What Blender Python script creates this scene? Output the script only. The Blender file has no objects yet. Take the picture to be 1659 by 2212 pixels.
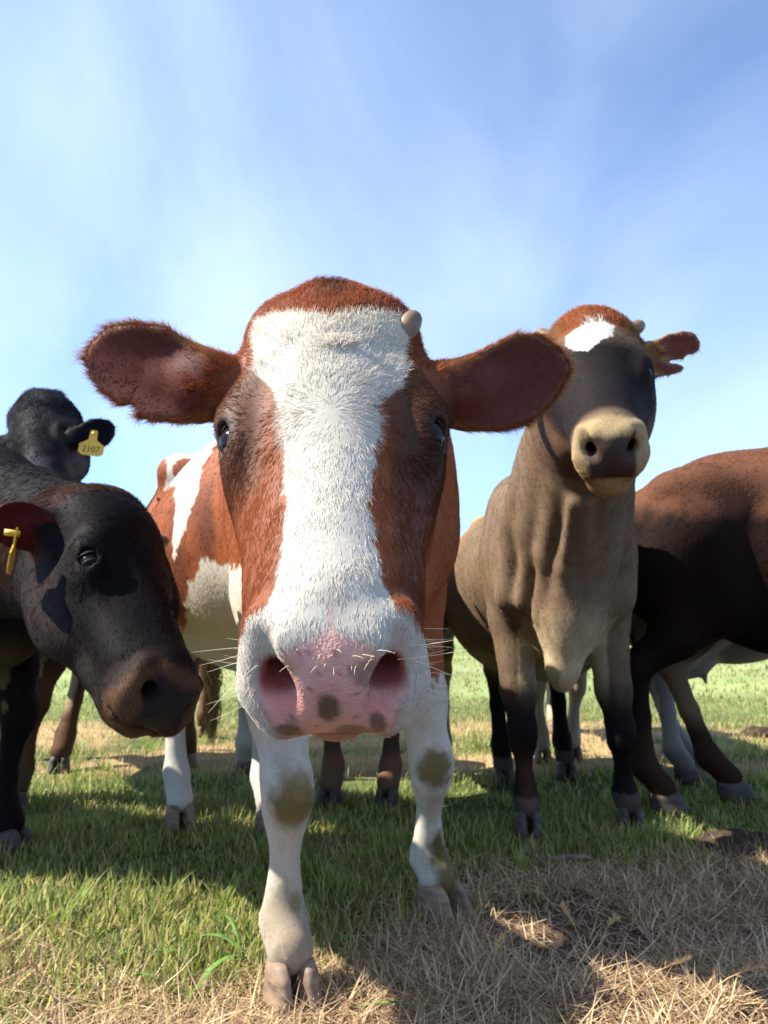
import bpy, math, numpy as np
from mathutils import Vector
rng = np.random.default_rng(7)
sc = bpy.context.scene
# ------------------------------------------------------------------ camera
CAM_H, PITCH, FPX = 0.72, math.radians(8.3), 1640.0      # photo measured on a 1659 x 2212 grid
cd = bpy.data.cameras.new('camera'); cam = bpy.data.objects.new('camera', cd)
sc.collection.objects.link(cam); sc.camera = cam
cam.location = (0, 0, CAM_H); cam.rotation_euler = (math.pi/2 + PITCH, 0, 0)
cd.sensor_fit = 'VERTICAL'; cd.sensor_height = 24; cd.angle = 2*math.atan(1106/FPX)
cd.clip_start = .02; cd.clip_end = 6000
cd.dof.use_dof = True; cd.dof.focus_distance = .70; cd.dof.aperture_fstop = 9
# ------------------------------------------------------------------ light
SUN_EL, SUN_AZ = math.radians(45), math.radians(-93)     # azimuth from +Y, negative to the left
SUN = np.array([math.sin(SUN_AZ)*math.cos(SUN_EL), math.cos(SUN_AZ)*math.cos(SUN_EL), math.sin(SUN_EL)])
ld = bpy.data.lights.new('sun', 'SUN'); ld.energy = 5.0; ld.angle = math.radians(.55); ld.color = (1, .93, .80)
lo = bpy.data.objects.new('sun', ld); sc.collection.objects.link(lo)
lo.rotation_euler = Vector(-SUN).to_track_quat('-Z', 'Y').to_euler()
world = bpy.data.worlds.new('World'); sc.world = world; world.use_nodes = True
def build_world():
    nt = world.node_tree; nt.nodes.clear(); N = nt.nodes.new; L = nt.links.new
    out = N('ShaderNodeOutputWorld'); bg = N('ShaderNodeBackground'); sky = N('ShaderNodeTexSky')
    sky.sky_type = 'NISHITA'; sky.sun_disc = False; sky.sun_elevation = SUN_EL
    sky.sun_rotation = SUN_AZ; sky.altitude = 1500; sky.air_density = .8; sky.dust_density = .25; sky.ozone_density = 2.4
    bg.inputs['Strength'].default_value = .087
    tc = N('ShaderNodeTexCoord')
    # thin cirrus streaks
    mp = N('ShaderNodeMapping'); L(tc.outputs['Generated'], mp.inputs[0]); mp.inputs['Rotation'].default_value = (math.radians(20), math.radians(-38), math.radians(10)); mp.inputs['Scale'].default_value = (1.5, 1.0, .8)
    mp.inputs['Location'].default_value = (12., 8., 16.1)
    n1 = N('ShaderNodeTexNoise'); n1.inputs['Scale'].default_value = 1.5; n1.inputs['Detail'].default_value = 9; n1.inputs['Roughness'].default_value = .52; n1.inputs['Distortion'].default_value = .5
    L(mp.outputs[0], n1.inputs['Vector'])
    n2 = N('ShaderNodeTexNoise'); n2.inputs['Scale'].default_value = .9; n2.inputs['Detail'].default_value = 3; L(mp.outputs[0], n2.inputs['Vector'])
    ml = N('ShaderNodeMath'); ml.operation = 'MULTIPLY'; L(n1.outputs[0], ml.inputs[0]); L(n2.outputs[0], ml.inputs[1])
    mr = N('ShaderNodeMapRange'); L(ml.outputs[0], mr.inputs[0]); mr.inputs[1].default_value = .04; mr.inputs[2].default_value = .46; mr.inputs[3].default_value = .0; mr.inputs[4].default_value = .60
    mx = N('ShaderNodeMix'); mx.data_type = 'RGBA'; L(mr.outputs[0], mx.inputs['Factor']); tn = N('ShaderNodeVectorMath'); tn.operation = 'MULTIPLY'; tn.inputs[1].default_value = (.64, 1.05, 1.36); L(sky.outputs[0], tn.inputs[0]); L(tn.outputs[0], mx.inputs['A'])
    mx.inputs['B'].default_value = (6.6, 7.6, 8.8, 1)
    L(mx.outputs['Result'], bg.inputs[0]); L(bg.outputs[0], out.inputs[0])
build_world()
sc.view_settings.view_transform = 'Standard'; sc.view_settings.look = 'None'
sc.view_settings.exposure = 1.36; sc.view_settings.gamma = 1.0
sc.cycles.use_denoising = True
sc.cycles.max_bounces = 6; sc.cycles.diffuse_bounces = 3; sc.cycles.glossy_bounces = 2; sc.cycles.transmission_bounces = 3; sc.cycles.transparent_max_bounces = 6
sc.cycles.sample_clamp_indirect = 6

# ------------------------------------------------------------------ helpers
def V3(*a): return np.array(a, float)
def unit(v): v = np.asarray(v, float); return v/np.linalg.norm(v)
def ray(px, py):
    u = (px-829.5)/FPX; v = (1106-py)/FPX
    return V3(u, math.cos(PITCH)-v*math.sin(PITCH), math.sin(PITCH)+v*math.cos(PITCH))
def at(px, py, Y):
    r = ray(px, py); return r*(Y/r[1]) + V3(0, 0, CAM_H)
def gpt(px, py):
    r = ray(px, py); return r*(-CAM_H/r[2]) + V3(0, 0, CAM_H)
def sstep(a, b, x):
    t = np.clip((x-a)/(b-a), 0, 1); return t*t*(3-2*t)
def lerp(a, b, t): return a+(b-a)*t
_G = [unit(V3(*v)) for v in rng.normal(size=(24, 3))]
_Ph = rng.uniform(0, 6.28, 24)
def vnoise(P, scale, octs=3, seed=0):
    """cheap smooth noise from rotated sines, about -1..1"""
    out = np.zeros(len(P)); amp = 1; tot = 0
    for o in range(octs):
        q = P*scale
        w = np.zeros(len(P))
        for k in range(4):
            i = (seed*5+o*4+k) % 24; j = (i*7+3) % 24
            w += np.sin(q@_G[i]*1.7 + _Ph[i] + 1.9*np.sin(q@_G[j]*1.1+_Ph[j]))
        out += amp*w*.3; tot += amp; amp *= .55; scale *= 2.1
    return out/tot

# ------------------------------------------------------------------ implicit modelling (smooth unions of rounded masses)
FAR = .10
class Grid:
    def __init__(s, lo, hi, h):
        s.lo = np.array(lo, float); s.h = h
        s.n = (np.ceil((np.array(hi)-s.lo)/h).astype(int)+1)
        s.ax = [(s.lo[i]+h*np.arange(s.n[i])).astype(np.float32) for i in range(3)]
        s.D = np.full(s.n, FAR, np.float32)
    def win(s, lo, hi):
        a = np.clip(np.floor((lo-s.lo)/s.h).astype(int), 0, s.n); b = np.clip(np.ceil((hi-s.lo)/s.h).astype(int)+1, 0, s.n)
        if np.any(b-a < 2): return None
        sl = tuple(slice(a[i], b[i]) for i in range(3))
        return sl, s.ax[0][sl[0]][:, None, None], s.ax[1][sl[1]][None, :, None], s.ax[2][sl[2]][None, None, :]
    def put(s, lo, hi, fn, k, op='u'):
        w = s.win(np.asarray(lo)-FAR-k, np.asarray(hi)+FAR+k)
        if w is None: return
        sl, X, Y, Z = w; d = fn(X, Y, Z); D = s.D[sl]
        if op == 's': d = -d
        if k <= 0:
            s.D[sl] = np.minimum(D, d) if op == 'u' else np.maximum(D, d); return
        if op == 'u':
            hh = np.clip(.5+.5*(D-d)/k, 0, 1); s.D[sl] = D+(d-D)*hh-k*hh*(1-hh)
        else:
            hh = np.clip(.5-.5*(D-d)/k, 0, 1); s.D[sl] = D+(d-D)*hh+k*hh*(1-hh)
    def cone(s, a, b, ra, rb, k=.03, op='u', ax=None, sq=1.):
        """rounded cone from a to b; ax, sq: stretch the section by 1/sq along ax"""
        a = np.asarray(a, float); b = np.asarray(b, float); ba = b-a; L2 = max(ba@ba, 1e-9); r = max(ra, rb)/min(sq, 1)
        def fn(X, Y, Z):
            x = X-a[0]; y = Y-a[1]; z = Z-a[2]
            t = np.clip((x*ba[0]+y*ba[1]+z*ba[2])/L2, 0, 1)
            x = x-t*ba[0]; y = y-t*ba[1]; z = z-t*ba[2]
            rr = x*x+y*y+z*z
            if ax is not None:
                q = x*ax[0]+y*ax[1]+z*ax[2]; rr = rr+q*q*(sq*sq-1)
            return (np.sqrt(np.maximum(rr, 1e-12))-(ra+(rb-ra)*t)).astype(np.float32)
        s.put(np.minimum(a, b)-r, np.maximum(a, b)+r, fn, k, op)
    def chain(s, pts, rs, k=.03, **kw):
        for i in range(len(pts)-1): s.cone(pts[i], pts[i+1], rs[i], rs[i+1], k, **kw)
    def ell(s, c, r, R=np.eye(3), k=.04, op='u'):
        c = np.asarray(c, float); R = np.asarray(R, float); r = np.asarray(r, float)
        ext = np.sqrt(((R*r[:, None])**2).sum(0))
        def fn(X, Y, Z):
            x = X-c[0]; y = Y-c[1]; z = Z-c[2]; k0 = 0; k1 = 0
            for i in range(3):
                q = (x*R[i, 0]+y*R[i, 1]+z*R[i, 2])/r[i]; k0 = k0+q*q; k1 = k1+(q/r[i])**2
            k0 = np.sqrt(np.maximum(k0, 1e-9)); k1 = np.sqrt(np.maximum(k1, 1e-9))
            return (k0*(k0-1)/k1).astype(np.float32)
        s.put(c-ext, c+ext, fn, k, op)
    def leaf(s, O, e1, e2, e3, poly, th, bend, k=.012):
        """an ear: a plate with outline poly (e1, e2 metres), half thickness th, cupped by bend(x, y)"""
        poly = np.asarray(poly, float); m = np.abs(poly).max()+.03
        def fn(X, Y, Z):
            x = X-O[0]; y = Y-O[1]; z = Z-O[2]
            p = x*e1[0]+y*e1[1]+z*e1[2]; q = x*e2[0]+y*e2[1]+z*e2[2]; w = x*e3[0]+y*e3[1]+z*e3[2]
            d2 = np.full(p.shape, 1e9, np.float32); ins = np.zeros(p.shape, bool)
            for i in range(len(poly)):
                a = poly[i]; b = poly[i-1]; ba = b-a
                t = np.clip(((p-a[0])*ba[0]+(q-a[1])*ba[1])/max(ba@ba, 1e-9), 0, 1)
                d2 = np.minimum(d2, (p-a[0]-t*ba[0])**2+(q-a[1]-t*ba[1])**2)
                c1 = (a[1] > q) != (b[1] > q)
                with np.errstate(all='ignore'):
                    ins ^= c1 & (p < (b[0]-a[0])*(q-a[1])/(b[1]-a[1]+1e-12)+a[0])
            d = np.sqrt(d2); d = np.where(ins, -d, d)
            t = np.abs(w-bend(p, q))*.92-th
            o = np.maximum(d+.0, -.03)
            kk = .010; hh = np.clip(.5-.5*(o-t)/kk, 0, 1)
            return (o+(t-o)*hh+kk*hh*(1-hh)).astype(np.float32)
        c = O+e1*poly[:, 0].mean(); s.put(c-m, c+m, fn, k)

def surface_nets(G):
    D = G.D; S = D < 0; n = D.shape
    A = np.zeros(tuple(x-1 for x in n), np.int8)
    for i in (0, 1):
        for j in (0, 1):
            for k in (0, 1): A += S[i:n[0]-1+i, j:n[1]-1+j, k:n[2]-1+k]
    act = (A > 0) & (A < 8); I = np.argwhere(act); idx = np.full(act.shape, -1, np.int32); idx[act] = np.arange(len(I))
    C = {}
    for c in np.ndindex(2, 2, 2): C[c] = D[I[:, 0]+c[0], I[:, 1]+c[1], I[:, 2]+c[2]]
    P = np.zeros((len(I), 3)); cnt = np.zeros(len(I))
    for axis in range(3):
        for o1 in (0, 1):
            for o2 in (0, 1):
                c0 = [0, 0, 0]; oth = [x for x in range(3) if x != axis]; c0[oth[0]] = o1; c0[oth[1]] = o2
                c1 = list(c0); c1[axis] = 1; a = C[tuple(c0)]; b = C[tuple(c1)]; m = (a < 0) != (b < 0)
                t = np.where(m, a/np.where(m, a-b, 1), 0); q = np.tile(np.array(c0, float), (len(I), 1)); q[:, axis] = t
                P += q*m[:, None]; cnt += m
    P = G.lo+(I+P/cnt[:, None])*G.h
    F = []
    for axis in range(3):
        u, v = (axis+1) % 3, (axis+2) % 3
        a = np.moveaxis(S, axis, 0); m = a[:-1] != a[1:]; E = np.argwhere(m)
        f = np.zeros_like(E); oth = [x for x in range(3) if x != axis]
        full = np.zeros((len(E), 3), int); full[:, axis] = E[:, 0]; full[:, oth[0]] = E[:, 1]; full[:, oth[1]] = E[:, 2]
        ok = (full[:, u] > 0) & (full[:, v] > 0) & (full[:, u] < n[u]-1) & (full[:, v] < n[v]-1); full = full[ok]
        sg = S[full[:, 0], full[:, 1], full[:, 2]]
        q = []
        for du, dv in ((1, 1), (0, 1), (0, 0), (1, 0)):
            g = full.copy(); g[:, u] -= du; g[:, v] -= dv; q.append(idx[g[:, 0], g[:, 1], g[:, 2]])
        q = np.stack(q, 1); q[~sg] = q[~sg][:, ::-1]; F.append(q)
    F = np.concatenate(F); F = F[(F >= 0).all(1)]
    return P, F
def vnormals(P, F):
    nn = np.cross(P[F[:, 2]]-P[F[:, 0]], P[F[:, 3]]-P[F[:, 1]]); N = np.zeros_like(P)
    for i in range(4): np.add.at(N, F[:, i], nn)
    return N/np.maximum(np.linalg.norm(N, axis=1, keepdims=True), 1e-12)
def relax(P, F, it=2, w=.5):
    for _ in range(it):
        Q = np.zeros_like(P); c = np.zeros(len(P))
        m = P[F].mean(1)
        for i in range(4): np.add.at(Q, F[:, i], m); np.add.at(c, F[:, i], 1)
        P = lerp(P, Q/np.maximum(c, 1)[:, None], w)
    return P

def link(o, parent=None):
    sc.collection.objects.link(o)
    if parent is not None: o.parent = parent; o.matrix_parent_inverse = parent.matrix_world.inverted()
    return o
def mesh_obj(name, P, F, mat, parent=None, col=None, attrs=None, smooth=True):
    me = bpy.data.meshes.new(name); P = np.asarray(P, np.float32)
    if isinstance(F, np.ndarray):
        k = F.shape[1]; me.vertices.add(len(P)); me.vertices.foreach_set('co', P.ravel())
        me.loops.add(F.size); me.loops.foreach_set('vertex_index', F.astype(np.int32).ravel())
        me.polygons.add(len(F)); me.polygons.foreach_set('loop_start', np.arange(0, F.size, k, dtype=np.int32))
        me.update(calc_edges=True)
    else:
        me.from_pydata(P.tolist(), [], F)
    me.polygons.foreach_set('use_smooth', np.full(len(me.polygons), smooth))
    if col is not None:
        a = me.attributes.new('Col', 'FLOAT_COLOR', 'POINT'); c = np.ones((len(P), 4), np.float32); c[:, :3] = col; a.data.foreach_set('color', c.ravel())
    for kx, vx in (attrs or {}).items():
        a = me.attributes.new(kx, 'FLOAT', 'POINT'); a.data.foreach_set('value', np.asarray(vx, np.float32))
    me.materials.append(mat); me.update()
    return link(bpy.data.objects.new(name, me), parent)
def tag(o, label=None, cat=None, group=None, kind=None):
    for k, v in (('label', label), ('category', cat), ('group', group), ('kind', kind)):
        if v: o[k] = v
    return o
def empty(name, loc):
    o = bpy.data.objects.new(name, None); o.empty_display_size = .1; o.location = loc; sc.collection.objects.link(o)
    bpy.context.view_layer.update(); return o
def tube(pts, rs, seg=8):
    """closed tube mesh along pts"""
    pts = np.asarray(pts, float); n = len(pts); P = []; T = np.gradient(pts, axis=0); up = V3(.13, .21, .97)
    for i in range(n):
        t = unit(T[i]); a = np.cross(t, up)
        a = unit(a if np.linalg.norm(a) > 1e-3 else np.cross(t, V3(1, 0, 0))); b = np.cross(t, a)
        for j in range(seg):
            w = 2*math.pi*j/seg; P.append(pts[i]+rs[i]*(math.cos(w)*a+math.sin(w)*b))
    F = []
    for i in range(n-1):
        for j in range(seg): F.append((i*seg+j, i*seg+(j+1) % seg, (i+1)*seg+(j+1) % seg, (i+1)*seg+j))
    F.append(tuple(range(seg))[::-1]); F.append(tuple(range((n-1)*seg, n*seg)))
    return np.array(P), F

# ------------------------------------------------------------------ materials
def nodes(name):
    m = bpy.data.materials.new(name); m.use_nodes = True; nt = m.node_tree; nt.nodes.clear()
    N = nt.nodes.new; L = nt.links.new; o = N('ShaderNodeOutputMaterial')
    return m, N, L, o
def hide_mat(name, spec=.2):
    m, N, L, o = nodes(name); b = N('ShaderNodeBsdfPrincipled'); L(b.outputs[0], o.inputs[0])
    c = N('ShaderNodeAttribute'); c.attribute_name = 'Col'; w = N('ShaderNodeAttribute'); w.attribute_name = 'wet'; s = N('ShaderNodeAttribute'); s.attribute_name = 'sss'
    tc = N('ShaderNodeTexCoord'); n = N('ShaderNodeTexNoise'); n.inputs['Scale'].default_value = 140; n.inputs['Detail'].default_value = 4; L(tc.outputs['Object'], n.inputs['Vector'])
    mr = N('ShaderNodeMapRange'); L(n.outputs[0], mr.inputs[0]); mr.inputs[1].default_value = .3; mr.inputs[2].default_value = .7; mr.inputs[3].default_value = .9; mr.inputs[4].default_value = 1.08
    mx = N('ShaderNodeVectorMath'); mx.operation = 'SCALE'; L(c.outputs['Color'], mx.inputs[0]); L(mr.outputs[0], mx.inputs['Scale'])
    L(mx.outputs[0], b.inputs['Base Color'])
    r = N('ShaderNodeMapRange'); L(w.outputs['Fac'], r.inputs[0]); r.inputs[3].default_value = .62; r.inputs[4].default_value = .25; L(r.outputs[0], b.inputs['Roughness'])
    L(s.outputs['Fac'], b.inputs['Subsurface Weight']); b.inputs['Subsurface Radius'].default_value = (1, .28, .16); b.inputs['Subsurface Scale'].default_value = .012
    b.inputs['Specular IOR Level'].default_value = spec
    b.inputs['Sheen Weight'].default_value = .0
    bp = N('ShaderNodeBump'); L(w.outputs['Fac'], bp.inputs['Strength']); bp.inputs['Distance'].default_value = .0012; n2 = N('ShaderNodeTexVoronoi'); n2.inputs['Scale'].default_value = 420; L(tc.outputs['Object'], n2.inputs['Vector'])
    L(n2.outputs['Distance'], bp.inputs['Height']); L(bp.outputs[0], b.inputs['Normal'])
    return m
def fur_mat(name, rough=.45, spec=.35, trans=.3):
    m, N, L, o = nodes(name); c = N('ShaderNodeAttribute'); c.attribute_name = 'Col'
    d = N('ShaderNodeBsdfDiffuse'); t = N('ShaderNodeBsdfTranslucent'); g = N('ShaderNodeBsdfGlossy'); g.inputs['Roughness'].default_value = rough
    L(c.outputs['Color'], d.inputs[0]); L(c.outputs['Color'], t.inputs[0])
    m1 = N('ShaderNodeMixShader'); m1.inputs[0].default_value = trans; L(d.outputs[0], m1.inputs[1]); L(t.outputs[0], m1.inputs[2])
    f = N('ShaderNodeFresnel'); f.inputs[0].default_value = 1.45
    sm = N('ShaderNodeMath'); sm.operation = 'MULTIPLY'; sm.inputs[1].default_value = spec; L(f.outputs[0], sm.inputs[0])
    g.inputs[0].default_value = (.9, .93, 1, 1)
    m2 = N('ShaderNodeMixShader'); L(sm.outputs[0], m2.inputs[0]); L(m1.outputs[0], m2.inputs[1]); L(g.outputs[0], m2.inputs[2]); L(m2.outputs[0], o.inputs[0])
    return m
def plain(name, col, rough=.5, spec=.4, var=.25, scale=30, bump=.0, coat=0., rings=0):
    m, N, L, o = nodes(name); b = N('ShaderNodeBsdfPrincipled'); L(b.outputs[0], o.inputs[0])
    tc = N('ShaderNodeTexCoord'); n = N('ShaderNodeTexNoise'); n.inputs['Scale'].default_value = scale; n.inputs['Detail'].default_value = 5; L(tc.outputs['Object'], n.inputs['Vector'])
    if rings: mp = N('ShaderNodeMapping'); mp.inputs['Scale'].default_value = (1, 1, rings); L(tc.outputs['Object'], mp.inputs[0]); L(mp.outputs[0], n.inputs['Vector'])
    r = N('ShaderNodeValToRGB'); r.color_ramp.elements[0].position = .3; r.color_ramp.elements[1].position = .7
    c = np.array(col); r.color_ramp.elements[0].color = (*np.clip(c*(1-var), 0, 1), 1); r.color_ramp.elements[1].color = (*np.clip(c*(1+var), 0, 1), 1)
    L(n.outputs[0], r.inputs[0]); L(r.outputs[0], b.inputs['Base Color']); b.inputs['Roughness'].default_value = rough; b.inputs['Specular IOR Level'].default_value = spec
    b.inputs['Coat Weight'].default_value = coat; b.inputs['Coat Roughness'].default_value = .04
    if bump:
        bp = N('ShaderNodeBump'); bp.inputs['Strength'].default_value = bump; bp.inputs['Distance'].default_value = .003; L(n.outputs[0], bp.inputs['Height']); L(bp.outputs[0], b.inputs['Normal'])
    return m
M_HIDE = hide_mat('cow_hide'); M_HIDED = hide_mat('dark_cow_hide', .04); M_FUR = fur_mat('cow_fur', .5, .09, .3); M_FURD = fur_mat('dark_cow_fur', .45, .03, .15)
M_EYE = plain('eye_black', (.008, .006, .006), .12, .14, .2, 40, 0, .05)
M_HOOF = plain('hoof_horn', (.20, .135, .092), .6, .25, .40, 24, .5, rings=3.5)
M_HOOFD = plain('dark_hoof', (.06, .048, .040), .6, .25, .4, 24, .5, rings=3.5)
M_HORN = plain('horn_stub', (.17, .108, .06), .4, .45, .3, 40, .4)
M_TAGY = plain('tag_yellow', (.62, .40, .03), .42, .45, .12, 60)
M_TAGM = plain('tag_metal', (.45, .47, .5), .3, .7, .15, 60)
M_INK = plain('tag_ink', (.12, .10, .04), .6, .2, .2, 60)

# ------------------------------------------------------------------ cow anatomy
class Head:
    def __init__(s, poll, nose, hint, width=1.):
        s.O = np.asarray(poll, float); a = np.asarray(nose, float)-s.O; s.sc = np.linalg.norm(a)/.48; s.A = unit(a)
        s.N = unit(hint-(hint@s.A)*s.A); s.V = np.cross(s.N, s.A); s.R = np.stack([s.V, s.A, s.N]); s.w = width
    def p(s, v, a, n): return s.O+s.sc*(v*s.w*s.V+a*s.A+n*s.N)
    def loc(s, P): q = (P-s.O)@s.R.T/s.sc; q[:, 0] /= s.w; return q
    def rad(s, v, a, n): return s.sc*np.array([v*s.w, a, n])
    def bounds(s):
        c = np.array([s.p(v, a, n) for v in (-.26, .26) for a in (-.06, .53) for n in (-.27, .06)]); return c.min(0), c.max(0)
    def Rx(s, v, a, n):
        """frame with first axis along (v, a, n) of the head"""
        e = unit(v*s.V+a*s.A+n*s.N); q = unit(np.cross(e, s.V if abs(e@s.V) < .9 else s.A)); return np.stack([e, q, np.cross(e, q)])
EYE = (.0885, .203, -.058); EOUT = (.85, .03, .52)
def head_sdf(G, H, nos=1., chin=1., lid=1., mouth=1.):
    E = lambda v, a, n, r, k=.03, op='u', R=None: G.ell(H.p(v, a, n), H.rad(*r), H.R if R is None else R, k*H.sc, op)
    Cn = lambda p, q, ra, rb, k=.03, op='u', **kw: G.cone(H.p(*p), H.p(*q), ra*H.sc, rb*H.sc, k*H.sc, op, **kw)
    E(0, .070, -.070, (.088, .085, .072)); E(0, .012, -.066, (.048, .040, .045), .050)
    E(0, .125, -.050, (.085, .125, .044))
    for q in (-1, 1):
        E(q*.061, .042, -.062, (.031, .045, .04), .03)                      # horn base corner
        Cn((q*.066, .138, -.046), (q*.087, .172, -.058), .029, .029, .014)  # brow
        E(q*.086, .204, -.068, (.024, .042, .038), .02)                    # orbit
    Cn((0, .18, -.062), (0, .400, -.054), .056, .047, .03, ax=H.V, sq=.90)
    for q in (-1, 1):
        Cn((q*.042, .19, -.095), (q*.032, .37, -.082), .050, .042, .03)
        E(q*.062, .195, -.140, (.042, .115, .080), .03)
        Cn((q*.045, .14, -.190), (q*.018, .40, -.122), .038, .030, .03)
        Cn((q*.072, .225, -.078), (q*.058, .32, -.074), .018, .012, .014)   # facial crest
    E(0, .15, -.13, (.075, .13, .09))
    E(0, .412, -.072, (.057, .055, .056))
    for q in (-1, 1): E(q*.038, .438, -.088, (.032, .042, .040), .022)
    E(0, .446, -.066, (.038, .034, .048), .018)
    if chin: E(0, .425, -.126, (.036*chin, .042, .024), .014); E(0, .40, -.140, (.028, .035, .022), .02)
    for q in (-1, 1):
        E(q*.031, .438, -.027, (.019, .017, .013), .016)                   # bulge above and inside the nostril
        Cn((q*.054, .420, -.034), (q*.057, .448, -.072), .012, .014, .016)  # outer wing
        # comma shaped nostril: a groove from the upper outside to the lower inside, then the passage
        Cn((q*.0505, .442, -.022), (q*.0480, .460, -.042), .0065*nos, .0105*nos, .008, 's')
        Cn((q*.0480, .462, -.042), (q*.0360, .477, -.057), .0105*nos, .0090*nos, .008, 's')
        Cn((q*.040, .470, -.052), (q*.033, .410, -.060), .0100*nos, .009*nos, .007, 's')
    if mouth: E(0, .466, -.1085, (.070, .05, .0030), .006, 's')             # mouth line
    for q in (-1, 1):
        if lid:
            e = H.p(q*EYE[0], EYE[1], EYE[2]); out = unit(q*EOUT[0]*H.V+EOUT[1]*H.A+EOUT[2]*H.N); t0 = H.A*.93-H.V*q*.12-H.N*.1; t1 = unit(t0-out*(out@t0))
            G.ell(e+out*.014*H.sc, np.array([.024, .0165, .0120])*H.sc, np.stack([out, t1, np.cross(out, t1)]), .005, 's')
def lids(H, parent, mat, up=.30, low=.22, r=.0205):
    """upper and lower eyelid: caps over the eyeball"""
    for q in (-1, 1):
        out = unit(q*EOUT[0]*H.V+EOUT[1]*H.A+EOUT[2]*H.N); c = H.p(q*EYE[0], EYE[1], EYE[2])+out*.0025*H.sc
        for sg, cov in ((-1, up), (1, low)):
            ax = unit(sg*H.A+out*.30); t1 = unit(np.cross(ax, H.V)); t2 = np.cross(ax, t1); u_, w_ = np.mgrid[0:math.pi*cov:7j, 0:2*math.pi*15/16:16j]
            S = (np.cos(u_)[..., None]*ax+np.sin(u_)[..., None]*(np.cos(w_)[..., None]*t1+np.sin(w_)[..., None]*t2)).reshape(-1, 3)*r*H.sc
            F = np.array([(i*16+j, i*16+(j+1) % 16, (i+1)*16+(j+1) % 16, (i+1)*16+j) for i in range(6) for j in range(16)]); o = mesh_obj('eyelid', c+S, F, mat, parent); md = o.modifiers.new('solid', 'SOLIDIFY'); md.thickness = .0015
def eyes(H, parent, r=.0180, mat=None):
    for q in (-1, 1):
        out = unit(q*EOUT[0]*H.V+EOUT[1]*H.A+EOUT[2]*H.N); c = H.p(q*EYE[0], EYE[1], EYE[2])+out*.0035*H.sc
        u, v = np.mgrid[0:math.pi:17j, 0:2*math.pi*15/16:16j]; S = np.stack([np.sin(u)*np.cos(v), np.sin(u)*np.sin(v), np.cos(u)], -1).reshape(-1, 3)
        F = [(i*16+j, i*16+(j+1) % 16, (i+1)*16+(j+1) % 16, (i+1)*16+j) for i in range(16) for j in range(16)]
        mesh_obj('eye', c+S*r*H.sc*np.array([1, 1, 1]), np.array(F)[:, ::-1], mat or M_EYE, parent)

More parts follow.
